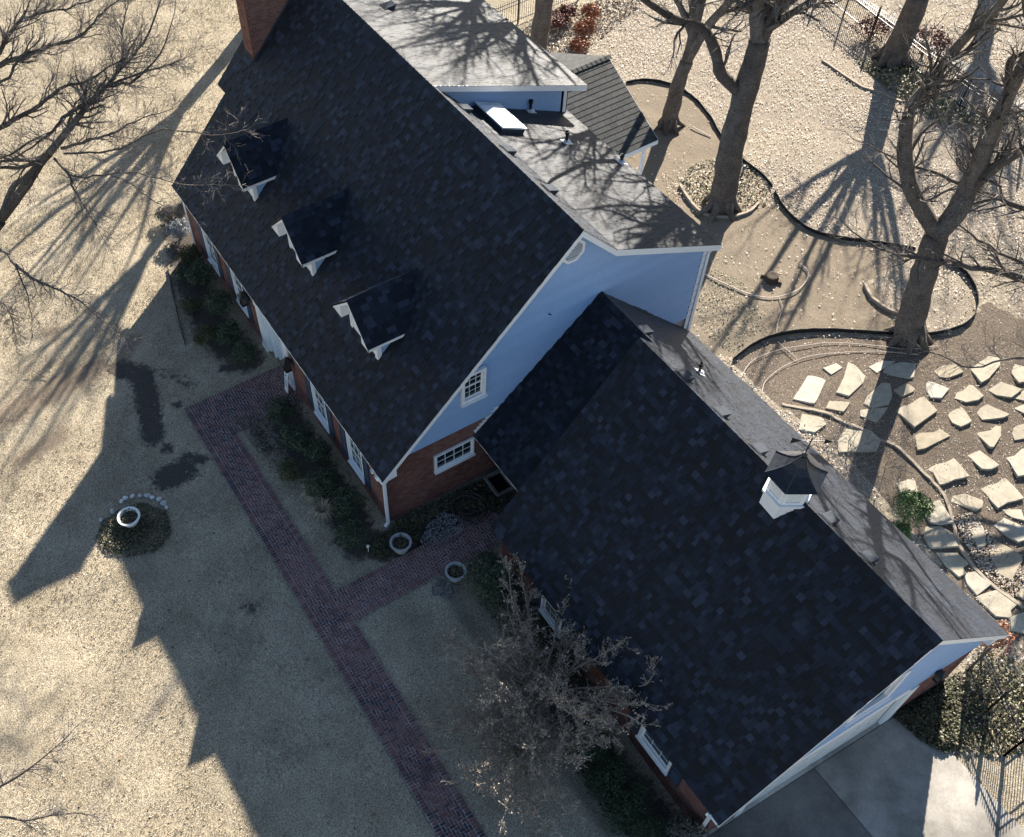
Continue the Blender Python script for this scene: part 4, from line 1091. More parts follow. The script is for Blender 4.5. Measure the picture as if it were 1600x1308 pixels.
# ------------------------------------------------------------------ flagstones in the mulch
bed = bpy.data.objects.new('flagstone_patio', None); COL.objects.link(bed); bed['kind'] = 'structure'
bed['label'] = 'loose sandstone flagstone patio set in bark mulch'
def zp(pts, ox, oy, s=8.0): return [(ox + x / s, oy + y / s) for x, y in pts]
STONES = []
Z1, Z2, Z3, Z4 = (1220, 540), (1400, 540), (1400, 690), (1400, 850)
for pts in ([(340, 385), (450, 400), (555, 440), (480, 610), (420, 720), (300, 700), (160, 670), (250, 530)], [(530, 285), (690, 225), (765, 280), (630, 365)],
            [(840, 215), (930, 260), (1050, 390), (1020, 470), (850, 630), (700, 585), (790, 400)], [(1100, 265), (1250, 190), (1420, 200), (1400, 215), (1200, 340)],
            [(1260, 470), (1360, 480), (1380, 640), (1340, 735), (1160, 780), (1045, 725), (1080, 640)], [(610, 690), (860, 715), (780, 830), (570, 780)],
            [(830, 960), (1130, 1080), (1230, 1200), (1180, 1330), (740, 1330), (720, 1180)], [(1000, 800), (1330, 780), (1200, 960), (1000, 880)],
            [(270, 850), (500, 900), (560, 990), (420, 1090), (230, 1050)]): STONES.append(zp(pts, *Z1))
for pts in ([(-120, 250), (60, 210), (240, 240), (210, 400), (150, 410), (-60, 370), (-150, 330)], [(0, 480), (100, 450), (230, 540), (210, 580), (70, 640), (-30, 560)],
            [(200, 670), (350, 640), (500, 830), (220, 1030), (10, 810)], [(430, 265), (740, 240), (830, 340), (650, 410), (540, 395)], [(380, 430), (460, 450), (655, 550), (560, 665), (430, 655), (385, 570)],
            [(830, 470), (960, 500), (1085, 640), (1020, 690), (870, 715), (740, 660), (790, 540)], [(590, 760), (825, 765), (890, 870), (930, 960), (800, 1025), (700, 970), (650, 860)],
            [(1000, 720), (1130, 725), (1250, 790), (1400, 870), (1330, 910), (1075, 930), (1010, 830)], [(245, 1090), (490, 990), (660, 1140), (360, 1290), (270, 1305)],
            [(1000, 1080), (1190, 1050), (1250, 1000), (1310, 1010), (1300, 1140), (1210, 1280), (1160, 1275)], [(1430, 1020), (1700, 960), (1700, 1150), (1480, 1185)],
            [(940, 290), (1160, 130), (1300, 160), (1290, 260), (1150, 420), (1060, 470), (1000, 380)], [(1490, 220), (1700, 300), (1640, 450), (1530, 470), (1450, 340)],
            [(1130, 520), (1320, 450), (1560, 560), (1430, 660), (1250, 620)], [(1460, 650), (1600, 560), (1720, 600), (1700, 720)], [(1480, 780), (1640, 720), (1760, 800), (1640, 880)]): STONES.append(zp(pts, *Z2))
for pts in ([(355, 260), (500, 235), (700, 180), (890, 450), (720, 485), (630, 525), (540, 545), (470, 390), (390, 345)], [(775, 60), (930, 5), (1270, 310), (1170, 360), (1060, 350), (930, 200)],
            [(1005, 515), (1200, 490), (1340, 425), (1580, 720), (1380, 770), (1265, 840), (1130, 660)], [(720, 645), (870, 650), (1075, 740), (1060, 830), (985, 870), (700, 750)],
            [(1310, 120), (1480, 90), (1680, 100), (1700, 400), (1510, 445), (1420, 260)], [(835, 940), (990, 975), (1090, 1080), (1110, 1300), (1010, 1320), (960, 1170), (880, 1050)],
            [(1135, 960), (1280, 900), (1440, 1000), (1680, 1120), (1680, 1190), (1520, 1260), (1300, 1110)], [(1330, 850), (1560, 850), (1600, 990), (1450, 950), (1380, 905)],
            [(1220, 1230), (1380, 1310), (1560, 1430), (1570, 1490), (1440, 1730), (1280, 1650), (1190, 1400)], [(-20, 450), (230, 480), (270, 690), (60, 640)], [(340, 730), (520, 680), (700, 1020), (560, 1040), (430, 1010), (300, 850)],
            [(380, 1060), (560, 1060), (700, 1160), (760, 1320), (440, 1330), (360, 1190)]): STONES.append(zp(pts, *Z3))
for pts in ([(510, 100), (760, 110), (900, 250), (830, 300), (870, 370), (780, 410), (640, 280)], [(860, 380), (1020, 340), (1190, 500), (1010, 640), (890, 500)], [(1000, 670), (1200, 600), (1320, 570), (1530, 730), (1430, 830), (1440, 920), (1250, 900)],
            [(1430, 920), (1600, 860), (1760, 980), (1680, 1130), (1450, 1080)], [(1500, 620), (1660, 520), (1720, 600), (1600, 690)]): STONES.append(zp(pts, *Z4))
for k, pts in enumerate(STONES):
    P = np.array([G(*p) for p in pts]); c = P.mean(0); P = c + (P - c) * 1.07
    # ragged, slightly rounded outline
    Q = []
    for i in range(len(P)):
        a, b = P[i], P[(i + 1) % len(P)]
        Q.append(c + (a - c) * .985)
        m = (a + b) / 2; Q.append(c + (m - c) * (1 + random.uniform(-.035, .03)))
    top = random.uniform(.012, .028); n = len(Q)
    tl = (random.uniform(-.012, .012), random.uniform(-.012, .012))
    f = lambda p, z, s: (p[0] - c[0]) * s, 
    lo = [((p[0] - c[0]), (p[1] - c[1]), -.06) for p in Q]
    h1 = [((p[0] - c[0]) * .995, (p[1] - c[1]) * .995, top - .012 + tl[0] * (p[0] - c[0]) + tl[1] * (p[1] - c[1])) for p in Q]
    h2 = [((p[0] - c[0]) * .965, (p[1] - c[1]) * .965, top + tl[0] * (p[0] - c[0]) + tl[1] * (p[1] - c[1])) for p in Q]
    mb = MB(); t = min(1, max(0, random.gauss(.62, .18)))
    mb.add(lo + h1 + h2, [(i, (i + 1) % n, n + (i + 1) % n, n + i) for i in range(n)] + [(n + i, n + (i + 1) % n, 2 * n + (i + 1) % n, 2 * n + i) for i in range(n)] + [tuple(range(2 * n, 3 * n))], t)
    o = obj('flagstone', mb, M['stone'], bed); o.location = (c[0], c[1], hz(c[0], c[1]))

# ------------------------------------------------------------------ edging, hoses, small things
def ribbon(name, pts, label, cat, mat, h=.11, w=.012, group=None):
    P = [G(*p) for p in pts]; S = []
    for i in range(len(P) - 1):
        p0, p1, p2, p3 = P[max(i - 1, 0)], P[i], P[i + 1], P[min(i + 2, len(P) - 1)]
        for t in np.linspace(0, 1, 7)[:-1]:
            S.append(.5 * ((2 * p1) + (-p0 + p2) * t + (2 * p0 - 5 * p1 + 4 * p2 - p3) * t * t + (-p0 + 3 * p1 - 3 * p2 + p3) * t ** 3))
    S.append(P[-1])
    mb = MB(); n = len(S); L, Rr = [], []
    for i in range(n):
        d = unit((S[min(i + 1, n - 1)] - S[max(i - 1, 0)]) * [1, 1, 0]); s = np.array([-d[1], d[0], 0]) * w
        wob = np.array([random.gauss(0, .006), random.gauss(0, .006), 0]); hh = h + random.gauss(0, .008)
        b = S[i] + wob
        L += [b + s - [0, 0, .06], b + s + [0, 0, hh]]; Rr += [b - s - [0, 0, .06], b - s + [0, 0, hh]]
    V = L + Rr; m = 2 * n
    F = [(2 * i, 2 * i + 2, 2 * i + 3, 2 * i + 1) for i in range(n - 1)] + [(m + 2 * i, m + 2 * i + 1, m + 2 * i + 3, m + 2 * i + 2) for i in range(n - 1)] + [(2 * i + 1, 2 * i + 3, m + 2 * i + 3, m + 2 * i + 1) for i in range(n - 1)]
    mb.add(V, F)
    return tag(obj(name, mb, M[mat]), label, cat, group)
EG = 'edging strips around the back yard beds'
ribbon('lawn_edging', [(978, 130), (1010, 126), (1050, 134), (1085, 155), (1110, 185), (1130, 218), (1160, 250), (1192, 275), (1206, 292)], 'dark steel edging curving behind the two trees by the rear porch', 'edging', 'edging', .12, .012, EG)
ribbon('lawn_edging', [(1210, 300), (1222, 322), (1245, 347), (1275, 364), (1320, 374), (1370, 380), (1430, 390)], 'dark steel edging curving from big tree to forked tree across the bare dirt', 'edging', 'edging', .13, .012, EG)
ribbon('lawn_edging', [(1145, 563), (1175, 540), (1215, 524), (1270, 517), (1340, 519), (1425, 524), (1475, 519), (1510, 505), (1527, 478), (1520, 445), (1500, 420), (1478, 408)], 'long dark edging along the mulch bed below the forked tree', 'edging', 'edging', .15, .012, EG)
ribbon('timber_edging', [(1350, 445), (1362, 467), (1385, 484), (1405, 492)], 'short pale log edging left of forked tree base', 'edging', 'woodedge', .12, .05, EG)
ribbon('timber_edging', [(1222, 632), (1250, 637), (1290, 645), (1320, 660), (1350, 672), (1372, 686), (1400, 697), (1440, 735), (1475, 775), (1490, 820), (1500, 855), (1540, 905), (1600, 950)], 'long pale stone curb between flagstones and garage roof', 'edging', 'woodedge', .03, .05, EG)
ribbon('stone_edging', [(1062, 290), (1078, 315), (1100, 335), (1140, 340), (1170, 332), (1185, 318)], 'small curved stone edging around base of big tree', 'edging', 'woodedge', .1, .05, EG)
ribbon('timber_edging', [(1285, 95), (1310, 112), (1345, 135), (1375, 145), (1410, 160)], 'pale straight edging beside far tree near iron fence', 'edging', 'woodedge', .06, .05, EG)
ribbon('bed_edging', [(263, 420), (275, 480), (290, 540)], 'dark edging along the left front shrub bed', 'edging', 'edging', .1, .012, EG)
def hose(name, pts, label, mat, r, h=.03, group=None):
    P = [G(*p) for p in pts]; S = []
    for i in range(len(P) - 1):
        p0, p1, p2, p3 = P[max(i - 1, 0)], P[i], P[i + 1], P[min(i + 2, len(P) - 1)]
        for t in np.linspace(0, 1, 9)[:-1]: S.append(.5 * ((2 * p1) + (-p0 + p2) * t + (2 * p0 - 5 * p1 + 4 * p2 - p3) * t * t + (-p0 + 3 * p1 - 3 * p2 + p3) * t ** 3) + np.array([0, 0, h]))
    mb = MB(); mb.tube(S, r, 6)
    return tag(obj(name, mb, M[mat]), label, 'hose', group)
hose('garden_hose', [(1096, 427), (1130, 443), (1170, 460), (1205, 466), (1240, 457), (1258, 442), (1262, 425), (1248, 412)], 'pale hose curving over bare dirt behind the house corner', 'palehose', .022)
hose('drip_line', [(1217, 466), (1222, 482), (1215, 505), (1213, 522)], 'thin pale drip line crossing dirt to the edging', 'palehose', .012)
hose('drip_line', [(1158, 590), (1175, 565), (1215, 548), (1262, 540), (1300, 536), (1360, 540), (1420, 546), (1470, 540)], 'upper pale drip line over the mulch behind the garage', 'palehose', .012)
hose('drip_line', [(1190, 615), (1197, 595), (1225, 573), (1262, 558), (1310, 552), (1375, 550), (1440, 556)], 'lower pale drip line over the mulch above the flagstones', 'palehose', .012)
hose('drip_line', [(1215, 535), (1230, 548), (1246, 562)], 'short link between the two drip lines in mulch', 'palehose', .012)
hose('drip_line', [(1080, 198), (1096, 207), (1112, 215)], 'short pale stick of pipe lying between the two rear trees', 'palehose', .02)
# coiled hose beside the gable
ch_ = MB(); c = G(735, 795); pts = []
for i in range(260):
    a = i * .155; r = .48 + .18 * math.sin(i * .021 * 3) + .04 * math.sin(i * .37); pts.append(c + np.array([math.cos(a) * r + .06 * math.sin(i * .05), math.sin(a) * r, .03 + .035 * (i / 260 * 5 % 1.0) + .03 * abs(math.sin(i * .11))]))
pts += [c + np.array([.9, .25, .03]), c + np.array([1.25, .1, .03])]
ch_.tube(pts, .016, 5, .3); tag(obj('coiled_hose', ch_, M['hose']), 'dark garden hose coiled on the ground below the brick gable', 'hose')
hose('garden_hose', [(666, 846), (690, 851), (712, 842), (725, 826), (722, 812)], 'dark hose loop lying by the grey gravel patch', 'hose', .014)
# stump, blue marker, hose pot
st = MB(); c = G(1205, 436); st.lathe([(.30, -.1), (.27, .1), (.24, .2), (.16, .21), (.0, .19)], c, 9); st.tube([c + [.1, 0, 0], c + [.42, .16, .0]], .05, 5); st.tube([c, c + [-.36, -.2, .0]], .05, 5); tag(obj('tree_stump', st, M['stump']), 'small dark stump in the bare dirt behind house corner', 'stump')
bm_ = MB(); c = G(1161, 268); bm_.lathe([(.04, 0), (.05, .28), (.05, .3), (.0, .3)], c, 8); tag(obj('marker_post', bm_, M['blue']), 'small blue marker post right of big tree trunk', 'marker')
for (p, l) in (((1507, 585), 0),):
    pass
# gravel patch and window well
def pebbles(name, poly, n, size, mat, label, zoff=.0):
    W = [G(*p) for p in poly]; xs = [p[0] for p in W]; ys = [p[1] for p in W]
    mb = MB(); k = 0
    while k < n:
        x, y = random.uniform(min(xs), max(xs)), random.uniform(min(ys), max(ys))
        if not bool(inpoly(np.array([x]), np.array([y]), W)[0]): continue
        k += 1; s = size * random.uniform(.5, 1.3); a = random.uniform(0, 3.1); z = hz(x, y) + zoff
        e = [(math.cos(a + q * math.pi / 2) * s * (1 if q % 2 else .75), math.sin(a + q * math.pi / 2) * s * (1 if q % 2 else .75)) for q in range(4)]
        mb.add([(x + p, y + q, z - .01) for p, q in e] + [(x + p * .5, y + q * .5, z + s * .55) for p, q in e], [(4, 5, 6, 7)] + [(i, (i + 1) % 4, 4 + (i + 1) % 4, 4 + i) for i in range(4)], random.random())
    return tag(obj(name, mb, M[mat]), label, 'gravel', kind='stuff')
pebbles('gravel', [(655, 848), (668, 820), (690, 798), (722, 808), (735, 820), (700, 845), (680, 852)], 900, .032, 'gravel', 'pale grey gravel patch beside the cross walk')
pebbles('gravel', [(675, 915), (690, 895), (705, 905), (720, 915), (700, 935), (672, 930)], 250, .032, 'gravel', 'grey gravel strip next to planter below the cross walk')
pebbles('gravel', [(1488, 805), (1520, 800), (1560, 850), (1600, 890), (1600, 930), (1580, 935), (1530, 890)], 1500, .04, 'litter', 'coarse bark chips between the flagstones by the curb')
ww = MB(); c = G(780, 757)
for a, b in (((-.42, -.32), (.42, -.32)), ((.42, -.32), (.42, .32)), ((.42, .32), (-.42, .32)), ((-.42, .32), (-.42, -.32))): ww.bar(c + [a[0], a[1], .08], c + [b[0], b[1], .08], .09, .16)
wwo = tag(obj('well_frame', ww, M['concrete']), 'square concrete window well frame against breezeway wall', 'window well')
wd = MB(); wd.box(tuple(c + [-.38, -.28, -.02]), tuple(c + [.38, .28, .03])); obj('well_panel', wd, M['dark'], wwo)  # solid near-black panel filling the frame, no bars
# planters
def planter(name, px, py, label, r=.3, h=.42, mat='planter', rim=1.0):
    c = G(px, py); t = thing(name, label, 'planter', tuple(c)); t['_local'] = 1
    mb = MB(); mb.lathe([(r * .62, 0), (r * .7, .03), (r * .92, h * .7), (r, h - .05), (r + .04, h - .04), (r + .04, h), (r - .03, h), (r - .05, h - .1), (r * .8, h - .14)], (0, 0, 0), 22)
    o = obj('pot', mb, M[mat], t, smooth=False)
    so_ = MB(); so_.lathe([(r * .9, h - .12), (r * .5, h - .07), (0, h - .06)], (0, 0, 0), 14); obj('soil', so_, M['soilm'], t)
    lf = MB()
    for i in range(70):
        a = random.uniform(0, 6.28); q = r * .85 * math.sqrt(random.random()); z = h - .07 + random.random() * .1; s = random.uniform(.02, .05); b = random.uniform(0, 6.28)
        p = np.array([q * math.cos(a), q * math.sin(a), z]); e = np.array([math.cos(b), math.sin(b), random.uniform(-.4, .5)]) * s; g = np.array([-math.sin(b), math.cos(b), random.uniform(-.3, .3)]) * s * .6
        lf.add([p - e, p + g, p + e, p - g], [(0, 1, 2, 3)], random.random())
    obj('dead_leaves', lf, M['ivy'], t)
    return t
planter('planter', 627, 858, 'round grey planter in ivy at the house corner', .33, .45)
planter('planter', 712, 902, 'round grey planter by the bush below the cross walk', .31, .42)
urn = planter('garden_urn', 206, 817, 'white round urn in the small stone ringed lawn bed', .36, .42, 'urn')
# white stones round the lawn bed
WS = [(158, 813), (176, 800), (190, 784), (196, 779), (207, 776), (219, 775), (231, 775), (238, 778), (249, 781), (256, 787), (260, 793)]
for k, (px, py) in enumerate(WS):
    c = G(px, py); mb = MB(); r = random.uniform(.07, .13) * (1.25 if k > 7 else 1)
    n = 9; prof = [(.0, -.04), (.85, 0), (1.0, .35), (.72, .75), (.0, .9)]
    vs_ = []; ax, ay = random.uniform(.8, 1.25), random.uniform(.7, 1.0)
    for rr0, zz in prof:
        for q in range(n):
            a = 6.283 * q / n; j = 1 + random.uniform(-.08, .08); vs_.append((rr0 * r * ax * math.cos(a) * j, rr0 * r * ay * math.sin(a) * j, zz * r * .8))
    mb.add(vs_, [(i * n + q, i * n + (q + 1) % n, (i + 1) * n + (q + 1) % n, (i + 1) * n + q) for i in range(4) for q in range(n)], random.random())
    o = obj('border_stone', mb, M['pebble'], smooth=True); o.location = tuple(c); o.rotation_euler = (0, 0, random.uniform(0, 3)); tag(o, ['small white stone at the far left end of the arc edging the lawn bed', 'second white stone from the left end of the lawn bed arc', 'third white stone from the left end of the lawn bed arc', 'fourth white stone from the left end, just left above the urn', 'white stone directly above the white urn in the lawn bed arc', 'white stone just right above the urn at the top of the arc', 'fifth white stone from the right end of the lawn bed arc', 'fourth white stone from the right end of the lawn bed arc', 'large white stone third from the right end of the lawn bed arc', 'large white stone second from the right end of the lawn bed arc', 'rightmost white stone at the end of the lawn bed arc'][k], 'stone', 'white stones edging the lawn bed')
# path light, porch sign
pb = MB(); c = G(576, 862); pb.lathe([(.012, 0), (.012, .3), (.05, .31), (.06, .36), (.03, .4), (0, .41)], c, 10); tag(obj('path_light', pb, M['urn']), 'tiny white globe path light in the ivy by the house corner', 'path light')
sg = thing('porch_sign', 'tall narrow white board with dark vertical lettering beside front door', 'sign', (-7.02, -.2, 0.0))
sb = MB(); Ps = Plane((-7.2, -.34, 0.0), (1, 0, 0), (0, .14, 1)); sb.obox(Ps.O, Ps.U, Ps.V, Ps.N, 0, .26, 0, 1.55, 0, .03); obj('board', sb, M['white'], sg)
lt = MB(); bar_ = lambda a, b, c, d: lt.obox(Ps.O, Ps.U, Ps.V, Ps.N, a, b, c, d, .03, .034)
for k in range(7):
    v = 1.28 - k * .17
    pat = [((.07, .1, 0, .11), (.1, .18, 0, .025)), ((.07, .1, 0, .11), (.15, .18, 0, .11), (.1, .15, .045, .07)), ((.07, .18, .085, .11), (.11, .14, 0, .085)), ((.07, .1, 0, .11), (.1, .18, .085, .11), (.1, .16, .04, .065))][k % 4]
    for q in pat: bar_(q[0], q[1], v + q[2], v + q[3])
obj('lettering', lt, M['letters'], sg)
# ------------------------------------------------------------------ iron fences
def iron_fence(name, label, pts, h=1.25, step=.12, spear=True, post_every=2.4):
    P = [np.asarray(p, float) for p in pts]
    root = thing(name, label, 'fence', tuple(P[0]))
    cache = {}
    for a, b in zip(P[:-1], P[1:]):
        L = np.linalg.norm((b - a)[:2]); d = unit(b - a); nn = int(L / post_every) + 1
        for zz in (.15, h - .28, h - .1):
            r = MB(); r.bar(a + [0, 0, zz], b + [0, 0, zz], .03, .035); obj('rail', r, M['blackmetal'], root)
        n = int(L / step)
        if 'p' not in cache:
            m = MB(); m.box((-.008, -.008, .05), (.008, .008, h)); m.add([(-.012, -.012, h), (.012, -.012, h), (.012, .012, h), (-.012, .012, h), (0, 0, h + .07)], [(0, 1, 4), (1, 2, 4), (2, 3, 4), (3, 0, 4)]); cache['p'] = m.mesh('picket', M['blackmetal'])
            m = MB(); m.box((-.032, -.032, -.1), (.032, .032, h + .12)); m.lathe([(.045, 0), (.045, .04), (.02, .06), (.035, .1), (.0, .15)], (0, 0, h + .12), 8); cache['q'] = m.mesh('fence_post', M['blackmetal'])
        for i in range(1, n):
            o = bpy.data.objects.new('picket', cache['p']); COL.objects.link(o); o.parent = root; o.matrix_parent_inverse = Matrix.Translation(-root.location); q = a + (b - a) * i / n; o.location = tuple(q)
        for i in range(nn + 1):
            o = bpy.data.objects.new('fence_post', cache['q']); COL.objects.link(o); o.parent = root; o.matrix_parent_inverse = Matrix.Translation(-root.location); q = a + (b - a) * min(1, i / nn); o.location = tuple(q)
    return root
K = G(1570, 1180)
iron_fence('iron_fence', 'black iron picket fence cornering at the drive beside the garage', [G(1512, 1048), K, K + (G(1640, 1128) - G(1570, 1180)) * 1.6], 1.3)
iron_fence('iron_fence', 'long black iron fence crossing the far back corner of the yard', [G(1240, -40), G(1498, 168), G(1650, 265)], 1.25, .125)
iron_fence('iron_fence', 'short black iron fence run behind the tree left of the porch roof', [G(760, 55), G(905, -4)], 1.25, .13)
wk = MB(); a, b = G(1330, -10), G(1620, 178); wk.bar(a + [0, 0, -.02], b + [0, 0, -.02], .5, .06)  # pale bar added to imitate the sunlit glint of the fence rails
o = obj('rail_glint_bar', wk, M['concrete']); o['kind'] = 'structure'; o['label'] = 'pale bar standing in for the sunlit rails of the back fence'

# ------------------------------------------------------------------ foliage
def foliage(mb, c, rad, n, leaf, lump=.3, flat=.25, shell=.55, tlo=0.0, thi=1.0, rng=RNG):
    """leaf quads through the outer shell of an uneven ellipsoid"""
    c = np.asarray(c, float); rad = np.asarray(rad, float)
    d = rng.normal(size=(n, 3)); d /= np.linalg.norm(d, axis=1)[:, None]
    d[:, 2] = np.where(d[:, 2] < -flat, -d[:, 2], d[:, 2])
    ang = np.arctan2(d[:, 1], d[:, 0]); sd = rng.uniform(0, 50)
    lum = 1 + lump * (np.sin(ang * 3 + sd) * .4 + np.sin(ang * 5 + d[:, 2] * 4 + sd * 2) * .35 + (vnoise(d[:, 0] * 3 + sd, d[:, 1] * 3 + d[:, 2] * 2, 1.5, 4) - .5) * 1.3)
    r = (shell + (1 - shell) * rng.random(n) ** .6) * lum
    p = c + d * rad * r[:, None]
    nrm = d + rng.normal(scale=.7, size=(n, 3)); nrm /= np.linalg.norm(nrm, axis=1)[:, None]
    t1 = np.cross(nrm, rng.normal(size=(n, 3))); t1 /= np.linalg.norm(t1, axis=1)[:, None]
    t2 = np.cross(nrm, t1)
    s = leaf * rng.uniform(.6, 1.4, n)[:, None]
    V = np.stack([p - t1 * s, p + t2 * s * .55 + nrm * s * .2, p + t1 * s, p - t2 * s * .55 + nrm * s * .2], 1).reshape(-1, 3)
    t = np.clip(tlo + (thi - tlo) * rng.beta(2, 2.4, n), 0, 1)
    mb['V'].append(V); mb['T'].append(t)
def fol_obj(name, mb, mat, parent=None):
    V = np.concatenate(mb['V']); n = len(V) // 4; F = np.arange(4 * n).reshape(-1, 4)
    return link(name, raw_mesh(name, V, F, np.concatenate(mb['T']), M[mat]), parent)
def shrub(name, px, py, rad, h, mat, label, cat='shrub', group=None, n=1500, leaf=.035, lift=0.0, lump=.3, stems=True, base=None):
    c = G(px, py) if base is None else np.asarray(base, float)
    t = thing(name, label, cat, tuple(c), group)
    mb = {'V': [], 'T': []}; r = np.asarray(rad, float) * np.ones(2)
    foliage(mb, c + [0, 0, h * .5], (r[0], r[1], h * .55), n, leaf, lump)
    for _ in range(4):
        a = random.uniform(0, 6.28); q = random.uniform(.35, .75)
        foliage(mb, c + [r[0] * q * math.cos(a), r[1] * q * math.sin(a), h * random.uniform(.45, .75)], (r[0] * .45, r[1] * .45, h * .35), n // 7, leaf, lump)
    fol_obj('foliage', mb, mat, t)
    if stems:
        sm_ = MB()
        for _ in range(7):
            a = random.uniform(0, 6.28); q = random.uniform(.3, .8)
            e = c + [r[0] * q * math.cos(a), r[1] * q * math.sin(a), h * .75]; sm_.tube([c + [0, 0, -.05], (c + e) / 2 + [0, 0, h * .1], e], [.02, .014, .006], 4)
        obj('stems', sm_, M['twig'], t)
    return t
HF = 'clipped shrubs along the front of the house'
SH = [(283, 372, .5, .8, 'leafsilver', 'silvery grey bush at the far left front corner of the house', 900, .05),
      (262, 345, .45, .6, 'leafgrey', 'straggly grey brown bush at the roof left corner', 700, .045),
      (300, 412, .5, .75, 'leafolive', 'sunlit yellow green bush at the left end of the front bed', 1200, .035),
      (318, 445, .6, .95, 'leaf', 'dark green shrub under the leftmost front window', 1700, .035),
      (292, 435, .4, .6, 'leaf', 'low dark shrub at the outer left edge of the front bed', 900, .035),
      (345, 490, .62, 1.0, 'leaf', 'dark shrub under the second front window from the left', 1700, .035),
      (300, 487, .42, .6, 'leafolive', 'small olive shrub midway along the left front bed', 1000, .03),
      (322, 535, .5, .7, 'leafolive', 'round olive green boxwood left of the front walk', 1400, .028),
      (360, 535, .58, .85, 'leaf', 'dark green shrub behind the round olive boxwood', 1500, .035),
      (383, 566, .52, .85, 'leaf', 'dense dark shrub touching the walk left of the front door', 1600, .03),
      (440, 655, .58, .85, 'leaf', 'dark round shrub right of the front walk by the porch sign', 1600, .03),
      (470, 700, .6, .9, 'leaf', 'dark shrub under the third front window from the left', 1600, .035),
      (500, 720, .5, .95, 'leaf', 'tall dark shrub against brick between two right front windows', 1400, .035),
      (455, 748, .46, .65, 'leafolive', 'round yellow olive boxwood right of the front walk', 1400, .028),
      (505, 768, .6, .9, 'leaf', 'dark shrub behind the round yellow olive boxwood', 1600, .035),
      (545, 800, .62, .95, 'leaf', 'dark green shrub under the rightmost front window', 1700, .033),
      (552, 848, .6, .85, 'leaf', 'dense dark shrub at the right front corner downspout', 1700, .03)]
for (px, py, r, h, mt, lb, n, lf) in SH: shrub('evergreen_shrub' if mt != 'leafgrey' else 'dry_shrub', px, py, r, h, mt, lb, group=HF, n=n, leaf=lf)
shrub('evergreen_shrub', 770, 925, .85, 1.25, 'leafmid', 'tall loose green bush by the planter at the breezeway corner', n=2200, leaf=.04, lump=.5)
HG = 'boxwood hedge along the garage front'
for (px, py, r, h, lb) in ((925, 1172, .55, .7, 'dark boxwood at the upper end of the garage hedge'), (958, 1215, .62, .75, 'dark boxwood second from the top of the garage hedge'),
                           (985, 1262, .66, .8, 'dark boxwood third from the top of the garage hedge'), (1015, 1312, .66, .8, 'dark boxwood at the frame bottom of the garage hedge'),
                           (935, 1228, .5, .6, 'smaller boxwood on the lawn side of the garage hedge'), (965, 1280, .55, .65, 'low boxwood at the bottom lawn side of the garage hedge')):
    shrub('boxwood_shrub', px, py, r, h, 'leaf', lb, group=HG, n=2000, leaf=.026, lump=.2)
shrub('dry_shrub', 1068, 1310, .6, .9, 'leafgrey', 'brown grey bush at the garage front corner downspout', n=1400, leaf=.04)
shrub('boxwood_shrub', 1413, 812, .62, 1.25, 'leafbright', 'bright green sunlit boxwood behind the garage roof', n=2600, leaf=.033, lump=.2)
shrub('boxwood_shrub', 1400, 838, .38, .6, 'leafbright', 'small bright green bush in front of the larger sunlit boxwood', n=1000, leaf=.03)
NG = 'orange red nandina shrubs at the rear fence bed'
shrub('nandina_shrub', 905, 84, .45, .65, 'leafred', 'pale orange nandina nearest the porch roof', group=NG, n=900, leaf=.05)
shrub('nandina_shrub', 912, 62, .5, .95, 'leafred', 'tallest orange red nandina in the middle of the row', group=NG, n=1000, leaf=.05)
shrub('nandina_shrub', 922, 32, .48, .75, 'leafred', 'orange nandina farthest from the porch roof', group=NG, n=900, leaf=.05)
shrub('maroon_shrub', 868, 42, .7, .6, 'leafmaroon', 'dark maroon low bush right of tree trunk near short fence', n=800, leaf=.045)
shrub('maroon_shrub', 886, 28, .5, .6, 'leafmaroon', 'small dark maroon bush beside the orange nandinas', n=600, leaf=.045)
shrub('vine', 1535, 1022, .45, 1.5, 'leafred', 'red leaved vine climbing at the garage rear corner', n=500, leaf=.045)
shrub('evergreen_shrub', 1358, 60, .9, .8, 'leafmaroon', 'dark brown bush at foot of far fence left of far tree', n=700, leaf=.05)
shrub('evergreen_shrub', 1440, 88, .9, 1.2, 'leafmaroon', 'dark bush against far fence just right of far tree', n=700, leaf=.06)
def cover(name, poly, n, mat, label, leaf=.035, h=.18, dens=None):
    W = [G(*p) for p in poly]; xs = [p[0] for p in W]; ys = [p[1] for p in W]
    m = n * 4; x = RNG.uniform(min(xs), max(xs), m); y = RNG.uniform(min(ys), max(ys), m)
    k = inpoly(x, y, W); x, y = x[k][:n], y[k][:n]; n = len(x)
    edge = np.clip(polydist(x, y, W + [W[0]]) / .35, .25, 1)
    z = hz(x, y) + h * edge * (.25 + .75 * RNG.random(n)) * (.5 + vnoise(x, y, 2.2, 8))
    p = np.stack([x, y, z], 1); nr = RNG.normal(size=(n, 3)) * .6 + [0, 0, 1]; nr /= np.linalg.norm(nr, axis=1)[:, None]
    t1 = np.cross(nr, RNG.normal(size=(n, 3))); t1 /= np.linalg.norm(t1, axis=1)[:, None]; t2 = np.cross(nr, t1); s = leaf * RNG.uniform(.6, 1.4, n)[:, None]
    V = np.stack([p - t1 * s, p + t2 * s * .7, p + t1 * s, p - t2 * s * .7], 1).reshape(-1, 3)
    o = link(name, raw_mesh(name, V, np.arange(4 * n).reshape(-1, 4), np.clip(RNG.beta(1.6, 2.4, n), 0, 1), M[mat]))
    return tag(o, label, 'ground cover', kind='stuff')
cover('ivy', [(565, 860), (590, 835), (640, 822), (740, 778), (800, 770), (800, 800), (745, 800), (700, 795), (660, 815), (652, 850), (600, 880)], 2600, 'ivy', 'dark ivy along the foot of the brick gable')
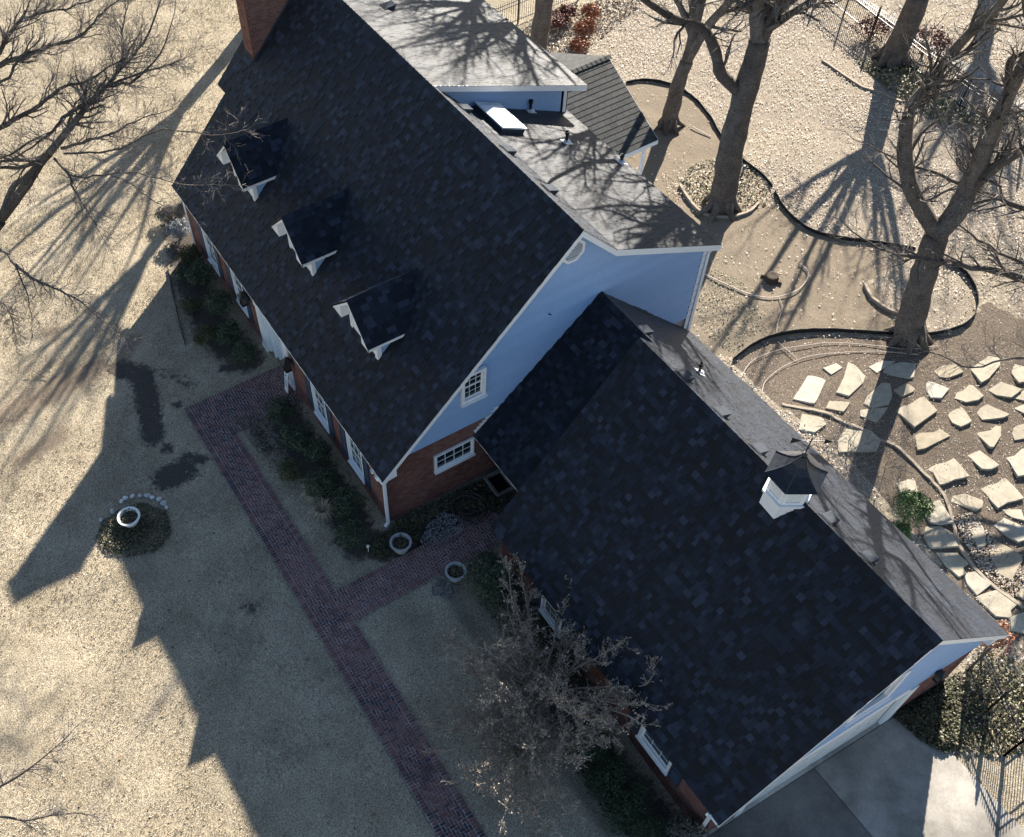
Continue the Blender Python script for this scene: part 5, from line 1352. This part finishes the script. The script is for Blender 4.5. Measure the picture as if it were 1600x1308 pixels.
cover('ivy', [(606, 822), (640, 800), (700, 772), (760, 745), (775, 765), (720, 790), (660, 815), (610, 845)], 1500, 'ivy', 'dark ivy strip right against the gable brickwork', .04, .15)
cover('ivy', [(150, 840), (160, 815), (190, 795), (225, 785), (262, 800), (270, 835), (245, 862), (200, 872), (165, 862)], 3200, 'ivy', 'mixed ivy filling the stone ringed lawn bed', .035, .24)
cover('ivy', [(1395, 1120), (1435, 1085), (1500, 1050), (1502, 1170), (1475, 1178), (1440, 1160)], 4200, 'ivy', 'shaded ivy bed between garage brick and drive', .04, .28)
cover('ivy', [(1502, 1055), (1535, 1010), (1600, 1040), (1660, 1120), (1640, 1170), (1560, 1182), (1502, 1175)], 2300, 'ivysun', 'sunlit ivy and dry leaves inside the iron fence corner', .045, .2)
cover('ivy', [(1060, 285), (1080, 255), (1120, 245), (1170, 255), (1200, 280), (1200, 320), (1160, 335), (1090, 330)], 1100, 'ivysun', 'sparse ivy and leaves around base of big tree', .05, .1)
cover('weeds', [(1085, 470), (1110, 415), (1160, 440), (1200, 505), (1150, 550), (1100, 525)], 900, 'weed', 'pale winter weeds on the dirt behind the house corner', .03, .06)
cover('weeds', [(1335, 95), (1420, 95), (1500, 165), (1560, 215), (1480, 200), (1400, 150)], 2600, 'ivysun', 'brown leaf pile and brush along the far fence', .06, .25)
cover('leaf_pile', [(800, 55), (850, 25), (960, -10), (1000, 10), (940, 60), (880, 100), (840, 95)], 2600, 'litter', 'deep pale leaf pile in the bed below the short fence', .06, .12)
cover('weeds', [(365, 655), (400, 645), (440, 690), (450, 740), (420, 730)], 700, 'leafgrey', 'dry grey weeds between the walk and right front shrubs', .035, .09)
cover('ivy', [(750, 890), (830, 950), (930, 1080), (880, 1120), (800, 1010), (740, 930)], 2200, 'ivy', 'dark ivy under the myrtle along garage front wall', .04, .35)
cover('ivy', [(890, 1130), (990, 1240), (1060, 1330), (1000, 1330), (930, 1250), (880, 1160)], 1800, 'ivy', 'dark ground cover beneath the garage hedge', .04, .2)
def tuft(px, py, label, n=130, L=.6):
    c = G(px, py); mb = MB()
    for _ in range(n):
        a = random.uniform(0, 6.28); l = L * random.uniform(.5, 1.1); e = np.array([math.cos(a), math.sin(a), 0]); s = np.array([-e[1], e[0], 0]) * .008
        p0, p1, p2 = c + e * .04, c + e * l * .45 + [0, 0, l * .55], c + e * l * .95 + [0, 0, l * random.uniform(.1, .5)]
        mb.add([p0 - s, p0 + s, p1 + s, p1 - s, p2], [(0, 1, 2, 3), (3, 2, 4)], random.random())
    tag(obj('ornamental_grass', mb, M['straw']), label, 'grass tuft', 'dry grass clumps in the right front bed')
tuft(490, 775, 'dry straw grass clump beside the olive boxwood'); tuft(505, 800, 'dry straw grass clump nearest the walk junction', 150, .7); tuft(485, 760, 'smaller dry grass clump behind two others', 90, .45)

# ------------------------------------------------------------------ trees
def perp(d):
    r = RNG.normal(size=3); r -= d * np.dot(r, d); return unit(r)
class Tree:
    def __init__(s, rm=1.35, twig_sides=3): s.rm = rm; s.tr = MB(); s.li = MB(); s.tw = MB(); s.count = 0; s.ts = twig_sides
    def sweep(s, pts, r0, r1, mb=None, sides=8, wob=0.0):
        P = [np.asarray(p, float) for p in pts]; S = []
        for i in range(len(P) - 1):
            p0, p1, p2, p3 = P[max(i - 1, 0)], P[i], P[i + 1], P[min(i + 2, len(P) - 1)]
            for t in np.linspace(0, 1, 4)[:-1]: S.append(.5 * ((2 * p1) + (-p0 + p2) * t + (2 * p0 - 5 * p1 + 4 * p2 - p3) * t * t + (-p0 + 3 * p1 - 3 * p2 + p3) * t ** 3))
        S.append(P[-1]); S = np.array(S)
        if wob: S[1:-1] += RNG.normal(scale=wob, size=S[1:-1].shape)
        n = len(S); R_ = np.linspace(r0, r1, n) * (1 + RNG.uniform(-.07, .07, n))
        (mb or s.li).tube(S, R_, sides, .5 + random.uniform(-.3, .3)); return S, R_
    def spray(s, S, R_, n, L, lvl=2, ang=(.4, .95), t0=.15, up=.12):
        S = np.asarray(S); N = len(S)
        for _ in range(n):
            f = t0 + (1 - t0) * RNG.random(); i = min(int(f * (N - 1)), N - 2); k = f * (N - 1) - i
            p = S[i] * (1 - k) + S[i + 1] * k; d = unit(S[i + 1] - S[i]); r = R_[i] * .45
            s.branch(p, unit(d * math.cos(a := RNG.uniform(*ang)) + perp(d) * math.sin(a)), L * RNG.uniform(.55, 1.15) * (1.15 - .5 * f), max(min(r, .05 * L * .62), .005), lvl, up)
        d = unit(S[-1] - S[-2]); s.branch(S[-1], d, L * .9, R_[-1], lvl, up)
    def branch(s, p, d, L, r, lvl, up=.12):
        n = 5 if L > .7 else (4 if L > .3 else 3); pts = [p]; q = p.copy(); d = d.copy()
        for i in range(n):
            d = unit(d + RNG.normal(scale=.17, size=3) + np.array([0, 0, up * .5])); q = q + d * L / n; pts.append(q)
        tip = max(r * .35, .0028 * s.rm)
        R_ = np.linspace(r, tip, n + 1); mb = s.li if r > .03 else s.tw
        mb.tube(pts, R_, 6 if r > .03 else (4 if r > .014 else s.ts), min(1, max(0, random.gauss(.5, .22))), cap=False)
        s.count += 1
        if lvl <= 0: return
        k = 3 + int(RNG.random() * 3)
        pts = np.array(pts)
        for j in range(k):
            f = .22 + .78 * (j + RNG.random()) / k; i = min(int(f * n), n - 1); w = f * n - i
            b = pts[i] * (1 - w) + pts[i + 1] * w; dd = unit(pts[i + 1] - pts[i]); a = RNG.uniform(.35, .95)
            s.branch(b, unit(dd * math.cos(a) + perp(dd) * math.sin(a)), L * RNG.uniform(.4, .68), max(R_[i] * .58, .0038 * s.rm), lvl - 1, up)
    def crown(s, p, d, L, r, lvl, spread=.5, n=4):       # main limbs fanning from a fork
        for k in range(n):
            a = spread * RNG.uniform(.6, 1.2); s.branch(p, unit(d * math.cos(a) + perp(d) * math.sin(a)), L * RNG.uniform(.8, 1.15), r * RNG.uniform(.55, .8), lvl, .25)
    def fan(s, p, n, L, r, spread, spr, Ls, lvl=2, az0=0.0, lean=(0, 0, 0)):
        for k in range(n):
            az = az0 + 6.283 * k / n + RNG.uniform(-.4, .4); a = spread * RNG.uniform(.45, 1.1)
            d = unit(np.array([math.sin(a) * math.cos(az), math.sin(a) * math.sin(az), math.cos(a)]) + np.asarray(lean)); q = np.asarray(p, float); pts = [q]; l = L * RNG.uniform(.75, 1.15)
            for i in range(5):
                d = unit(d + RNG.normal(scale=.11, size=3) + [0, 0, .05]); q = q + d * l / 5; pts.append(q)
            S, R_ = s.sweep(pts, r * RNG.uniform(.6, 1.0), r * .16, None, 7); s.spray(S, R_, spr, Ls, lvl, t0=.18)
    def finish(s, name, label, loc, group='bare winter trees', cat='tree', mats=('bark', 'bark', 'twig')):
        t = thing(name, label, cat, tuple(loc), group)
        if s.tr.v: obj('trunk', s.tr, M[mats[0]], t, smooth=True)
        if s.li.v: obj('branches', s.li, M[mats[1]], t, smooth=True)
        if s.tw.v: obj('twigs', s.tw, M[mats[2]], t)
        return t
def flare(T, base, S, R_, n=7, k=1.0):
    for i in range(n):
        a = 6.283 * i / n + random.uniform(-.3, .3); e = np.array([math.cos(a), math.sin(a), 0]); r = R_[0]
        T.tr.tube([base + e * r * .35 + [0, 0, r * 1.6 * k], base + e * r * .95 + [0, 0, r * .45], base + e * r * random.uniform(1.5, 2.1) + [0, 0, -.08]], [r * .38, r * .32, r * .1], 6, .5)
def nodes(base, px): return [above(base, *q) for q in px]
def trunk(T, bpx, px, r0, r1, fl=True):
    b = G(*bpx); P = [b + [0, 0, -.15]] + nodes(b, px)
    S, R_ = T.sweep(P, r0, r1, T.tr, 12, .015)
    if fl: flare(T, b, S, R_)
    return b, S, R_

# big tree behind the rear corner of the house
T = Tree(); b, S, R_ = trunk(T, (1125, 325), [(1136, 275), (1144, 225), (1155, 180), (1163, 148), (1178, 100), (1187, 62)], .55, .38)
f1 = S[-6]; f2 = S[-1]; h1 = f1[2]; h2 = f2[2]
Lm, Rm = T.sweep([S[12]] + [R(1128, 118, S[12][2] + 1.0), R(1119, 85, S[12][2] + 1.9), R(1106, 54, S[12][2] + 2.7), R(1084, 38, S[12][2] + 3.2), R(1060, 32, S[12][2] + 3.5), R(1028, 14, S[12][2] + 4.1), R(1000, -6, S[12][2] + 4.8), R(975, -40, S[12][2] + 6)], .24, .07)
T.spray(Lm, Rm, 9, 2.0, 2)
A, B = T.sweep([S[-3], f2, R(1184, 30, h2 + .9), R(1183, -10, h2 + 2.0), R(1176, -70, h2 + 3.8), R(1165, -150, h2 + 6)], .38, .14); T.spray(A, B, 15, 3.4, 3, t0=.4); T.crown(A[-1], np.array([0, 0, 1.0]), 3.2, .16, 3, .5, 4)
A, B = T.sweep([S[-3], R(1188, 66, h2 - .1), R(1203, 38, h2 + .8), R(1220, 5, h2 + 1.8), R(1250, -50, h2 + 3.6), R(1290, -110, h2 + 5)], .28, .12); T.spray(A, B, 14, 3.2, 3, t0=.3); T.crown(A[-1], unit([.3, 0, 1.0]), 3.0, .14, 3, .5, 3)
A, B = T.sweep([A[5], R(1232, 24, h2 + 1.4), R(1265, 2, h2 + 2.2), R(1300, -30, h2 + 3.2)], .16, .06); T.spray(A, B, 7, 1.8, 2)
T.fan(np.array([-6.8, 19.4, 10.4]), 9, 4.8, .20, .85, 8, 1.8, 2); T.sweep([f2, np.array([-6.75, 19.3, 9.2]), np.array([-6.8, 19.4, 10.5])], .33, .24)
T.finish('bare_tree', 'big grey trunk tree in leaf ringed bed behind the house corner', b)
# slimmer tree beside the porch
T = Tree(); b, S, R_ = trunk(T, (1045, 197), [(1052, 160), (1062, 125), (1073, 95)], .36, .28)
k = S[-1]; h = k[2]
A, B = T.sweep([k, R(1092, 62, h + 1.0), R(1115, 30, h + 2.0), R(1142, 0, h + 3.0), R(1170, -50, h + 4.5), R(1195, -140, h + 7)], .24, .12); T.spray(A, B, 13, 2.6, 3, t0=.25); T.crown(A[-1], np.array([0, 0, 1.0]), 3.6, .16, 3, .5, 4)
A, B = T.sweep([k, R(1082, 60, h + 1.0), R(1085, 25, h + 1.9), R(1078, -15, h + 3.0), R(1065, -80, h + 4.8), R(1055, -180, h + 7.4)], .22, .12); T.spray(A, B, 13, 2.8, 3, t0=.35); T.crown(A[-1], np.array([0, 0, 1.0]), 3.8, .17, 3, .5, 4)
A, B = T.sweep([A[3], R(1062, 8, h + 2.2), R(1040, -20, h + 3.2), R(1010, -60, h + 4.4)], .14, .06); T.spray(A, B, 6, 2.0, 2)
T.fan(np.array([-11.6, 21.2, 9.5]), 8, 5.0, .16, .85, 10, 1.9, 2); T.sweep([k, np.array([-11.5, 21.3, 6.5]), np.array([-11.6, 21.2, 9.6])], .2, .15)
T.finish('bare_tree', 'slimmer leaning tree right of the porch roof', b)
# tree left of the nandinas
T = Tree(); b, S, R_ = trunk(T, (836, 96), [(842, 62), (848, 20), (854, -20), (862, -90), (872, -190)], .46, .34)
A, B = T.sweep([S[-1], np.array([-19.8, 19.7, 10.5]), np.array([-19.6, 19.6, 12.6])], .30, .22); T.fan(A[-1], 9, 5.0, .17, .85, 10, 1.9, 2); T.spray(A, B, 5, 2.5, 3, t0=.5)
A, B = T.sweep([S[-1], np.array([-18.9, 19.6, 9.2]), np.array([-17.4, 19.6, 11.6])], .28, .2); T.fan(A[-1], 9, 5.0, .17, .85, 10, 1.9, 2); T.spray(A, B, 4, 2.5, 3, t0=.5)
T.finish('bare_tree', 'tree trunk between the roof edge and orange nandinas', b)
# far tree at the back fence
T = Tree(); b, S, R_ = trunk(T, (1392, 98), [(1404, 70), (1420, 35), (1437, -8)], .58, .46)
T.fan(above(b, 1436, -4), 8, 9.0, .21, .72, 9, 1.9, 2); T.spray(S, R_, 8, 1.0, 2, t0=.05, ang=(.6, 1.2))
T.finish('bare_tree', 'far brown trunk tree against the back fence', b)
# forked tree on the right
T = Tree(); b, S, R_ = trunk(T, (1417, 530), [(1426, 490), (1440, 440), (1452, 400), (1463, 365)], .50, .38)
k = S[-1]; h = k[2]
A, B = T.sweep([k, R(1442, 330, h + .9), R(1424, 295, h + 1.9), R(1416, 260, h + 2.8), R(1414, 225, h + 3.6), R(1418, 185, h + 4.5), R(1428, 160, h + 5.1), R(1455, 128, h + 5.9), R(1490, 80, h + 7), R(1525, 42, h + 8), R(1560, 10, h + 8.8), R(1590, -30, h + 9.6)], .27, .09)
T.spray(A, B, 34, 2.0, 2, t0=.08)
A, B = T.sweep([k, R(1492, 335, h + .8), R(1510, 300, h + 1.6), R(1530, 255, h + 2.9), R(1545, 215, h + 4), R(1575, 150, h + 5.8), R(1605, 90, h + 7.2), R(1640, 20, h + 9)], .40, .14)
T.spray(A, B, 34, 1.9, 2, t0=.1)
T.fan(A[-1], 6, 4.0, .12, .8, 8, 1.6, 2); T.fan(R(1640, 120, h + 6.5), 6, 4.5, .14, .8, 8, 1.7, 2)
A2, B2 = T.sweep([A[5], R(1540, 272, h + 2.6), R(1570, 250, h + 3.4), R(1605, 230, h + 4.2), R(1660, 190, h + 5.5)], .22, .1); T.spray(A2, B2, 9, 1.6, 2)
A2, B2 = T.sweep([A[-7], R(1576, 115, h + 6.4), R(1580, 92, h + 6.8), R(1604, 82, h + 7.2)], .12, .06); T.spray(A2, B2, 5, 1.2, 2)
T.finish('bare_tree', 'forked dark tree at the mulch bed edge with spreading limbs', b)
# tree outside the frame on the right, its limbs reach in
T = Tree(); b, S, R_ = trunk(T, (1760, 640), [(1755, 570), (1745, 500)], .5, .4)
k = S[-1]; h = k[2]
for pts, r, n in (([(1700, 470, h + .8), (1610, 440, h + 1.2), (1555, 425, h + 1.5), (1500, 413, h + 1.7), (1440, 402, h + 2.0), (1405, 398, h + 2.1), (1360, 380, h + 2.4), (1320, 350, h + 2.8)], .17, 20),
                  ([(1700, 380, h + 1.5), (1600, 325, h + 2.2), (1545, 305, h + 2.5), (1490, 282, h + 2.8), (1440, 262, h + 3.1), (1390, 243, h + 3.3), (1345, 222, h + 3.5)], .12, 20),
                  ([(1700, 450, h + 1.0), (1610, 417, h + 1.4), (1560, 392, h + 1.7), (1515, 365, h + 2.0), (1480, 330, h + 2.4)], .09, 9),
                  ([(1720, 580, h - .6), (1630, 560, h - .6), (1570, 560, h - .5), (1520, 575, h - .5), (1480, 560, h - .3), (1440, 545, h)], .06, 12)):
    A, B = T.sweep([k] + [R(*q) for q in pts], r, .014, None, 8, .03); T.spray(A, B, int(n * 1.8), 1.3, 2, t0=.2, up=.05)
T.crown(k, np.array([0, 0, 1.0]), 4.0, .3, 2, .6, 3)
T.finish('bare_tree', 'tree outside the right frame edge whose long limbs reach in', b)
# big tree at the upper left, trunk outside the frame
T = Tree(); b0 = np.array([*R(-150, 520, 1.5)[:2], 0.0])
T.sweep([b0 + [0, 0, -.2], R(-115, 480, 2.6), R(-60, 415, 4.3), R(0, 345, 6.0)], .34, .22, T.tr, 12, .02)
h = 6.0
A, B = T.sweep([R(-10, 352, 5.8), R(12, 328, 6.3), R(40, 290, 7.0), R(62, 256, 7.6), R(76, 240, 7.9)], .20, .15)
A, B = T.sweep([R(0, 345, 5.9), R(12, 312, 6.4), R(22, 290, 6.8), R(38, 278, 7.1), R(58, 258, 7.5)], .12, .08)
k = R(76, 240, 7.9)
for pts, r, n, L in (([(105, 205, 8.4), (125, 180, 8.8), (142, 158, 9.1), (165, 136, 9.4), (182, 115, 9.7), (196, 92, 10)], .135, 22, 1.35),
                  ([(58, 252, 7.7), (30, 262, 7.8), (0, 262, 7.9), (-40, 270, 8)], .10, 8, 1.0), ([(50, 250, 7.8), (20, 250, 8), (-10, 254, 8.1)], .09, 6, 1.0),
                  ([(90, 225, 8.1), (60, 215, 8.4), (20, 240, 8.6)], .05, 5, .8)):
    A, B = T.sweep([k] + [R(*q) for q in pts], r, .03); T.spray(A, B, int(n * 1.7), L, 2, t0=.2)
k2 = R(150, 150, 9.2)
for a0, pts, r, n in ((R(182, 115, 9.7), [(205, 90, 10.1), (222, 70, 10.4), (238, 40, 10.8), (252, 0, 11.2), (262, -40, 11.6)], .06, 13),
                   (R(182, 115, 9.7), [(194, 80, 10.1), (190, 55, 10.4), (195, 25, 10.8), (205, -10, 11.2)], .055, 11),
                   (R(165, 136, 9.4), [(200, 122, 9.8), (235, 110, 10.1), (270, 98, 10.4), (295, 88, 10.7)], .05, 11),
                   (R(165, 136, 9.4), [(190, 132, 9.7), (215, 122, 9.9), (250, 85, 10.3), (268, 40, 10.8), (275, -10, 11.3)], .05, 13),
                   (R(142, 158, 9.1), [(120, 170, 9.3), (100, 185, 9.2), (82, 205, 9.0), (60, 222, 8.8), (30, 242, 8.5), (0, 255, 8.3)], .08, 11),
                   (R(105, 205, 8.4), [(112, 182, 8.8), (120, 160, 9.2), (135, 145, 9.5), (160, 118, 9.9)], .05, 9),
                   (R(95, 232, 8.1), [(130, 222, 8.3), (165, 212, 8.4), (200, 195, 8.6), (235, 180, 8.7), (270, 170, 8.8)], .055, 16),
                   (R(100, 240, 7.9), [(140, 238, 8.0), (190, 232, 8.1), (240, 205, 8.3), (290, 205, 8.5), (330, 212, 8.6), (370, 207, 8.7)], .04, 16),
                   (R(85, 248, 7.8), [(105, 272, 7.7), (118, 300, 7.6), (132, 322, 7.5), (145, 345, 7.4), (155, 362, 7.3)], .055, 15),
                   (R(105, 272, 7.7), [(135, 277, 7.8), (170, 272, 7.9), (210, 270, 8.0), (250, 280, 8.1), (300, 290, 8.2), (335, 288, 8.3)], .035, 15),
                   (R(170, 272, 7.9), [(200, 285, 7.9), (230, 305, 7.8), (250, 320, 7.8), (275, 330, 7.8)], .02, 8)):
    A, B = T.sweep([a0] + [R(*q) for q in pts], r, .01, None, 6, .02); T.spray(A, B, int(n * 1.7), 1.0, 2, t0=.08, up=.05)
# second bough entering at the left edge
for pts, r, n, L in (([(-40, 215, 8.2), (0, 198, 8.6), (30, 184, 8.9), (60, 165, 9.2), (95, 138, 9.6), (130, 128, 9.9), (160, 112, 10.2), (195, 90, 10.5)], .10, 22, 1.2),
                     ([(-50, 140, 9.0), (-10, 95, 9.6), (15, 55, 10.2), (35, 28, 10.6), (52, -5, 11)], .11, 16, 1.3),
                     ([(-30, 110, 9.4), (0, 102, 9.7), (30, 90, 9.9), (65, 75, 10.1), (112, 63, 10.4), (140, 42, 10.7), (160, 20, 11), (190, -5, 11.3)], .09, 20, 1.2),
                     ([(0, 102, 9.7), (40, 88, 9.8), (90, 68, 10.0)], .06, 6, 1.0), ([(-20, 140, 9.3), (12, 122, 9.6), (28, 96, 9.9), (62, 78, 10.2)], .06, 7, 1.0),
                     ([(35, 28, 10.6), (75, 18, 10.8), (120, 8, 11), (160, -10, 11.2)], .05, 10, 1.0)):
    A, B = T.sweep([R(*q) for q in pts], r, .018, None, 8, .02); T.spray(A, B, int(n * 1.7), L, 2, t0=.1)
# low bough below it
for pts, r, n, L in (([(-60, 420, 6.0), (0, 392, 6.3), (25, 415, 6.4), (50, 435, 6.4), (85, 450, 6.4), (115, 465, 6.3), (145, 485, 6.2), (165, 505, 6.1), (190, 530, 6.0)], .07, 26, .9),
                     ([(25, 415, 6.4), (35, 440, 6.3), (45, 470, 6.2), (50, 500, 6.0)], .03, 9, .7), ([(-60, 480, 5.0), (-10, 470, 5.2), (10, 480, 5.2), (20, 505, 5.0), (25, 535, 4.8)], .05, 26, .6)):
    A, B = T.sweep([R(*q) for q in pts], r, .01, None, 6, .02); T.spray(A, B, int(n * 1.5), L, 2, t0=.2, up=0)
T.finish('bare_tree', 'large bare tree reaching over the lawn at upper left', b0)
# tree outside the lower left frame edge
T = Tree(); b0 = np.array([*R(-220, 1500, 1.0)[:2], 0.0])
T.sweep([b0 + [0, 0, -.2], R(-200, 1420, 3), R(-150, 1330, 5)], .35, .22, T.tr, 10, .02)
for pts, r, n, L in (([(-150, 1330, 5), (-60, 1270, 5.6), (-10, 1235, 5.9), (25, 1215, 6.1), (60, 1190, 6.3), (95, 1160, 6.4)], .06, 15, .9), ([(-150, 1330, 5), (-40, 1285, 5.4), (0, 1276, 5.6), (40, 1282, 5.7), (75, 1275, 5.8), (115, 1270, 5.9)], .05, 13, .8)):
    A, B = T.sweep([R(*q) for q in pts], r, .012); T.spray(A, B, n, L, 2, t0=.4, up=0)
T.finish('bare_tree', 'tree outside the lower left edge with fine twigs showing', b0)
# tree hidden behind the chimney, it throws the long shadows on the front lawn
T = Tree(); b = G(408, 20); S, R_ = T.sweep([b + [0, 0, -.2], b + [.05, .05, 2.0], b + [-.05, .1, 4.2]], .42, .34, T.tr, 10, .02)
T.fan(S[-1], 8, 7.5, .24, .62, 7, 1.9, 2)
T.finish('bare_tree', 'tree beyond the chimney that shades the front lawn', b)
T = Tree(); b = np.array([-28.0, 12.1, 0.0]); S, R_ = T.sweep([b + [0, 0, -.2], b + [.1, 0, 3.5], b + [.15, -.1, 9.0]], .45, .3, T.tr, 10, .02)
T.fan(S[-1], 8, 5.2, .2, .6, 7, 1.9, 2)
T.finish('bare_tree', 'tree hidden behind the main roof that shades the lawn corner', b)
T = Tree(); b = G(700, -90); S, R_ = T.sweep([b + [0, 0, -.2], b + [.1, 0, 2.5], b + [.2, .1, 5.5]], .5, .38, T.tr, 10, .02)
T.fan(S[-1], 8, 6, .25, .6, 8, 2.0, 2)
T.finish('bare_tree', 'tree beyond the top frame edge shading the rear roof', b)
T = Tree(); b = G(1560, -110); S, R_ = T.sweep([b + [0, 0, -.2], b + [.1, 0, 3], b + [.2, .1, 6]], .55, .4, T.tr, 10, .02)
T.fan(S[-1], 8, 6, .25, .6, 8, 2.0, 2)
T.finish('bare_tree', 'tree beyond the back fence outside the top right edge', b)

# crape myrtle by the garage
T = Tree(2.1); b = G(812, 1178); b2 = G(842, 1092)
for k in range(24):
    a = 6.283 * k / 24 + random.uniform(-.2, .2); e = np.array([math.cos(a), math.sin(a), 0]); q = b + e * .12 + [0, 0, -.05]
    lean = random.uniform(.35, 1.2); H = random.uniform(1.2, 1.9)
    A, B = T.sweep([q, q + e * H * lean * .3 + [0, 0, H * .45], q + e * H * lean * .8 + [0, 0, H * .8], q + e * H * lean * 1.3 + [0, 0, H]], .035, .016, None, 6, .015)
    T.spray(A, B, 6, .9, 2, t0=.25, up=.18)
for k in range(22):
    a = 6.283 * k / 22 + random.uniform(-.2, .2); e = np.array([math.cos(a), math.sin(a), 0]); q = b2 + e * .15 + [0, 0, -.05]
    lean = random.uniform(.2, 1.0); H = random.uniform(1.7, 2.6)
    A, B = T.sweep([q, q + e * H * lean * .3 + [0, 0, H * .45], q + e * H * lean * .8 + [0, 0, H * .8], q + e * H * lean * 1.2 + [0, 0, H]], .045, .02, None, 6, .015)
    T.spray(A, B, 6, 1.0, 2, t0=.25, up=.18)
my = T.finish('crape_myrtle', 'pale bare many stemmed myrtle with dry seed heads by garage', b, None, 'shrub tree', ('myrtle', 'myrtle', 'myrtle'))
# dry seed heads at the twig ends
tips = np.array(T.tw.v[3::9])[:, :3] if len(T.tw.v) else np.zeros((0, 3))
tips = tips[tips[:, 2] > hz(tips[:, 0], tips[:, 1]) + 1.3]; tips = tips[RNG.permutation(len(tips))[:7000]]
n = len(tips) * 3; p = np.repeat(tips, 3, 0) + RNG.normal(scale=.03, size=(n, 3)); u_ = RNG.normal(size=(n, 3)); u_ /= np.linalg.norm(u_, axis=1)[:, None]; w_ = np.cross(u_, RNG.normal(size=(n, 3))); w_ /= np.linalg.norm(w_, axis=1)[:, None]
s = RNG.uniform(.018, .04, n)[:, None]
V = np.stack([p - u_ * s, p + w_ * s * .7, p + u_ * s, p - w_ * s * .7], 1).reshape(-1, 3)
o = link('seed_heads', raw_mesh('seed_heads', V, np.arange(4 * n).reshape(-1, 4), RNG.random(n), M['seed']), my); o['kind'] = 'stuff'
# bare brush behind the garage ridge
T = Tree(); b = G(1335, 735)
for k in range(16):
    c = b + [random.uniform(-1.3, .9), random.uniform(-.9, .9), 0]; c[2] = hz(c[0], c[1]) - .05
    d = unit([random.uniform(-.5, .5), random.uniform(-.5, .5), 1]); T.branch(c, d, random.uniform(.8, 1.5), .014, 3, .05)
T.finish('bare_bush', 'leafless brown bush behind the garage between curb and roof', b, None, 'bush', ('twig', 'twig', 'twig'))
# fallen branches on the lawn
for px, py, l, lb in ((120, 605, .5, 'small forked branch lying on the sunlit lawn'), (75, 590, .9, 'thin fallen stick lying on the sunlit lawn at left')):
    T = Tree(); c = G(px, py, .04); d = unit([random.uniform(-1, 1), random.uniform(-1, 1), .05]); T.branch(c, d, l, .016, 1, 0); T.finish('fallen_branch', lb, c, None, 'branch', ('twig', 'twig', 'twig'))
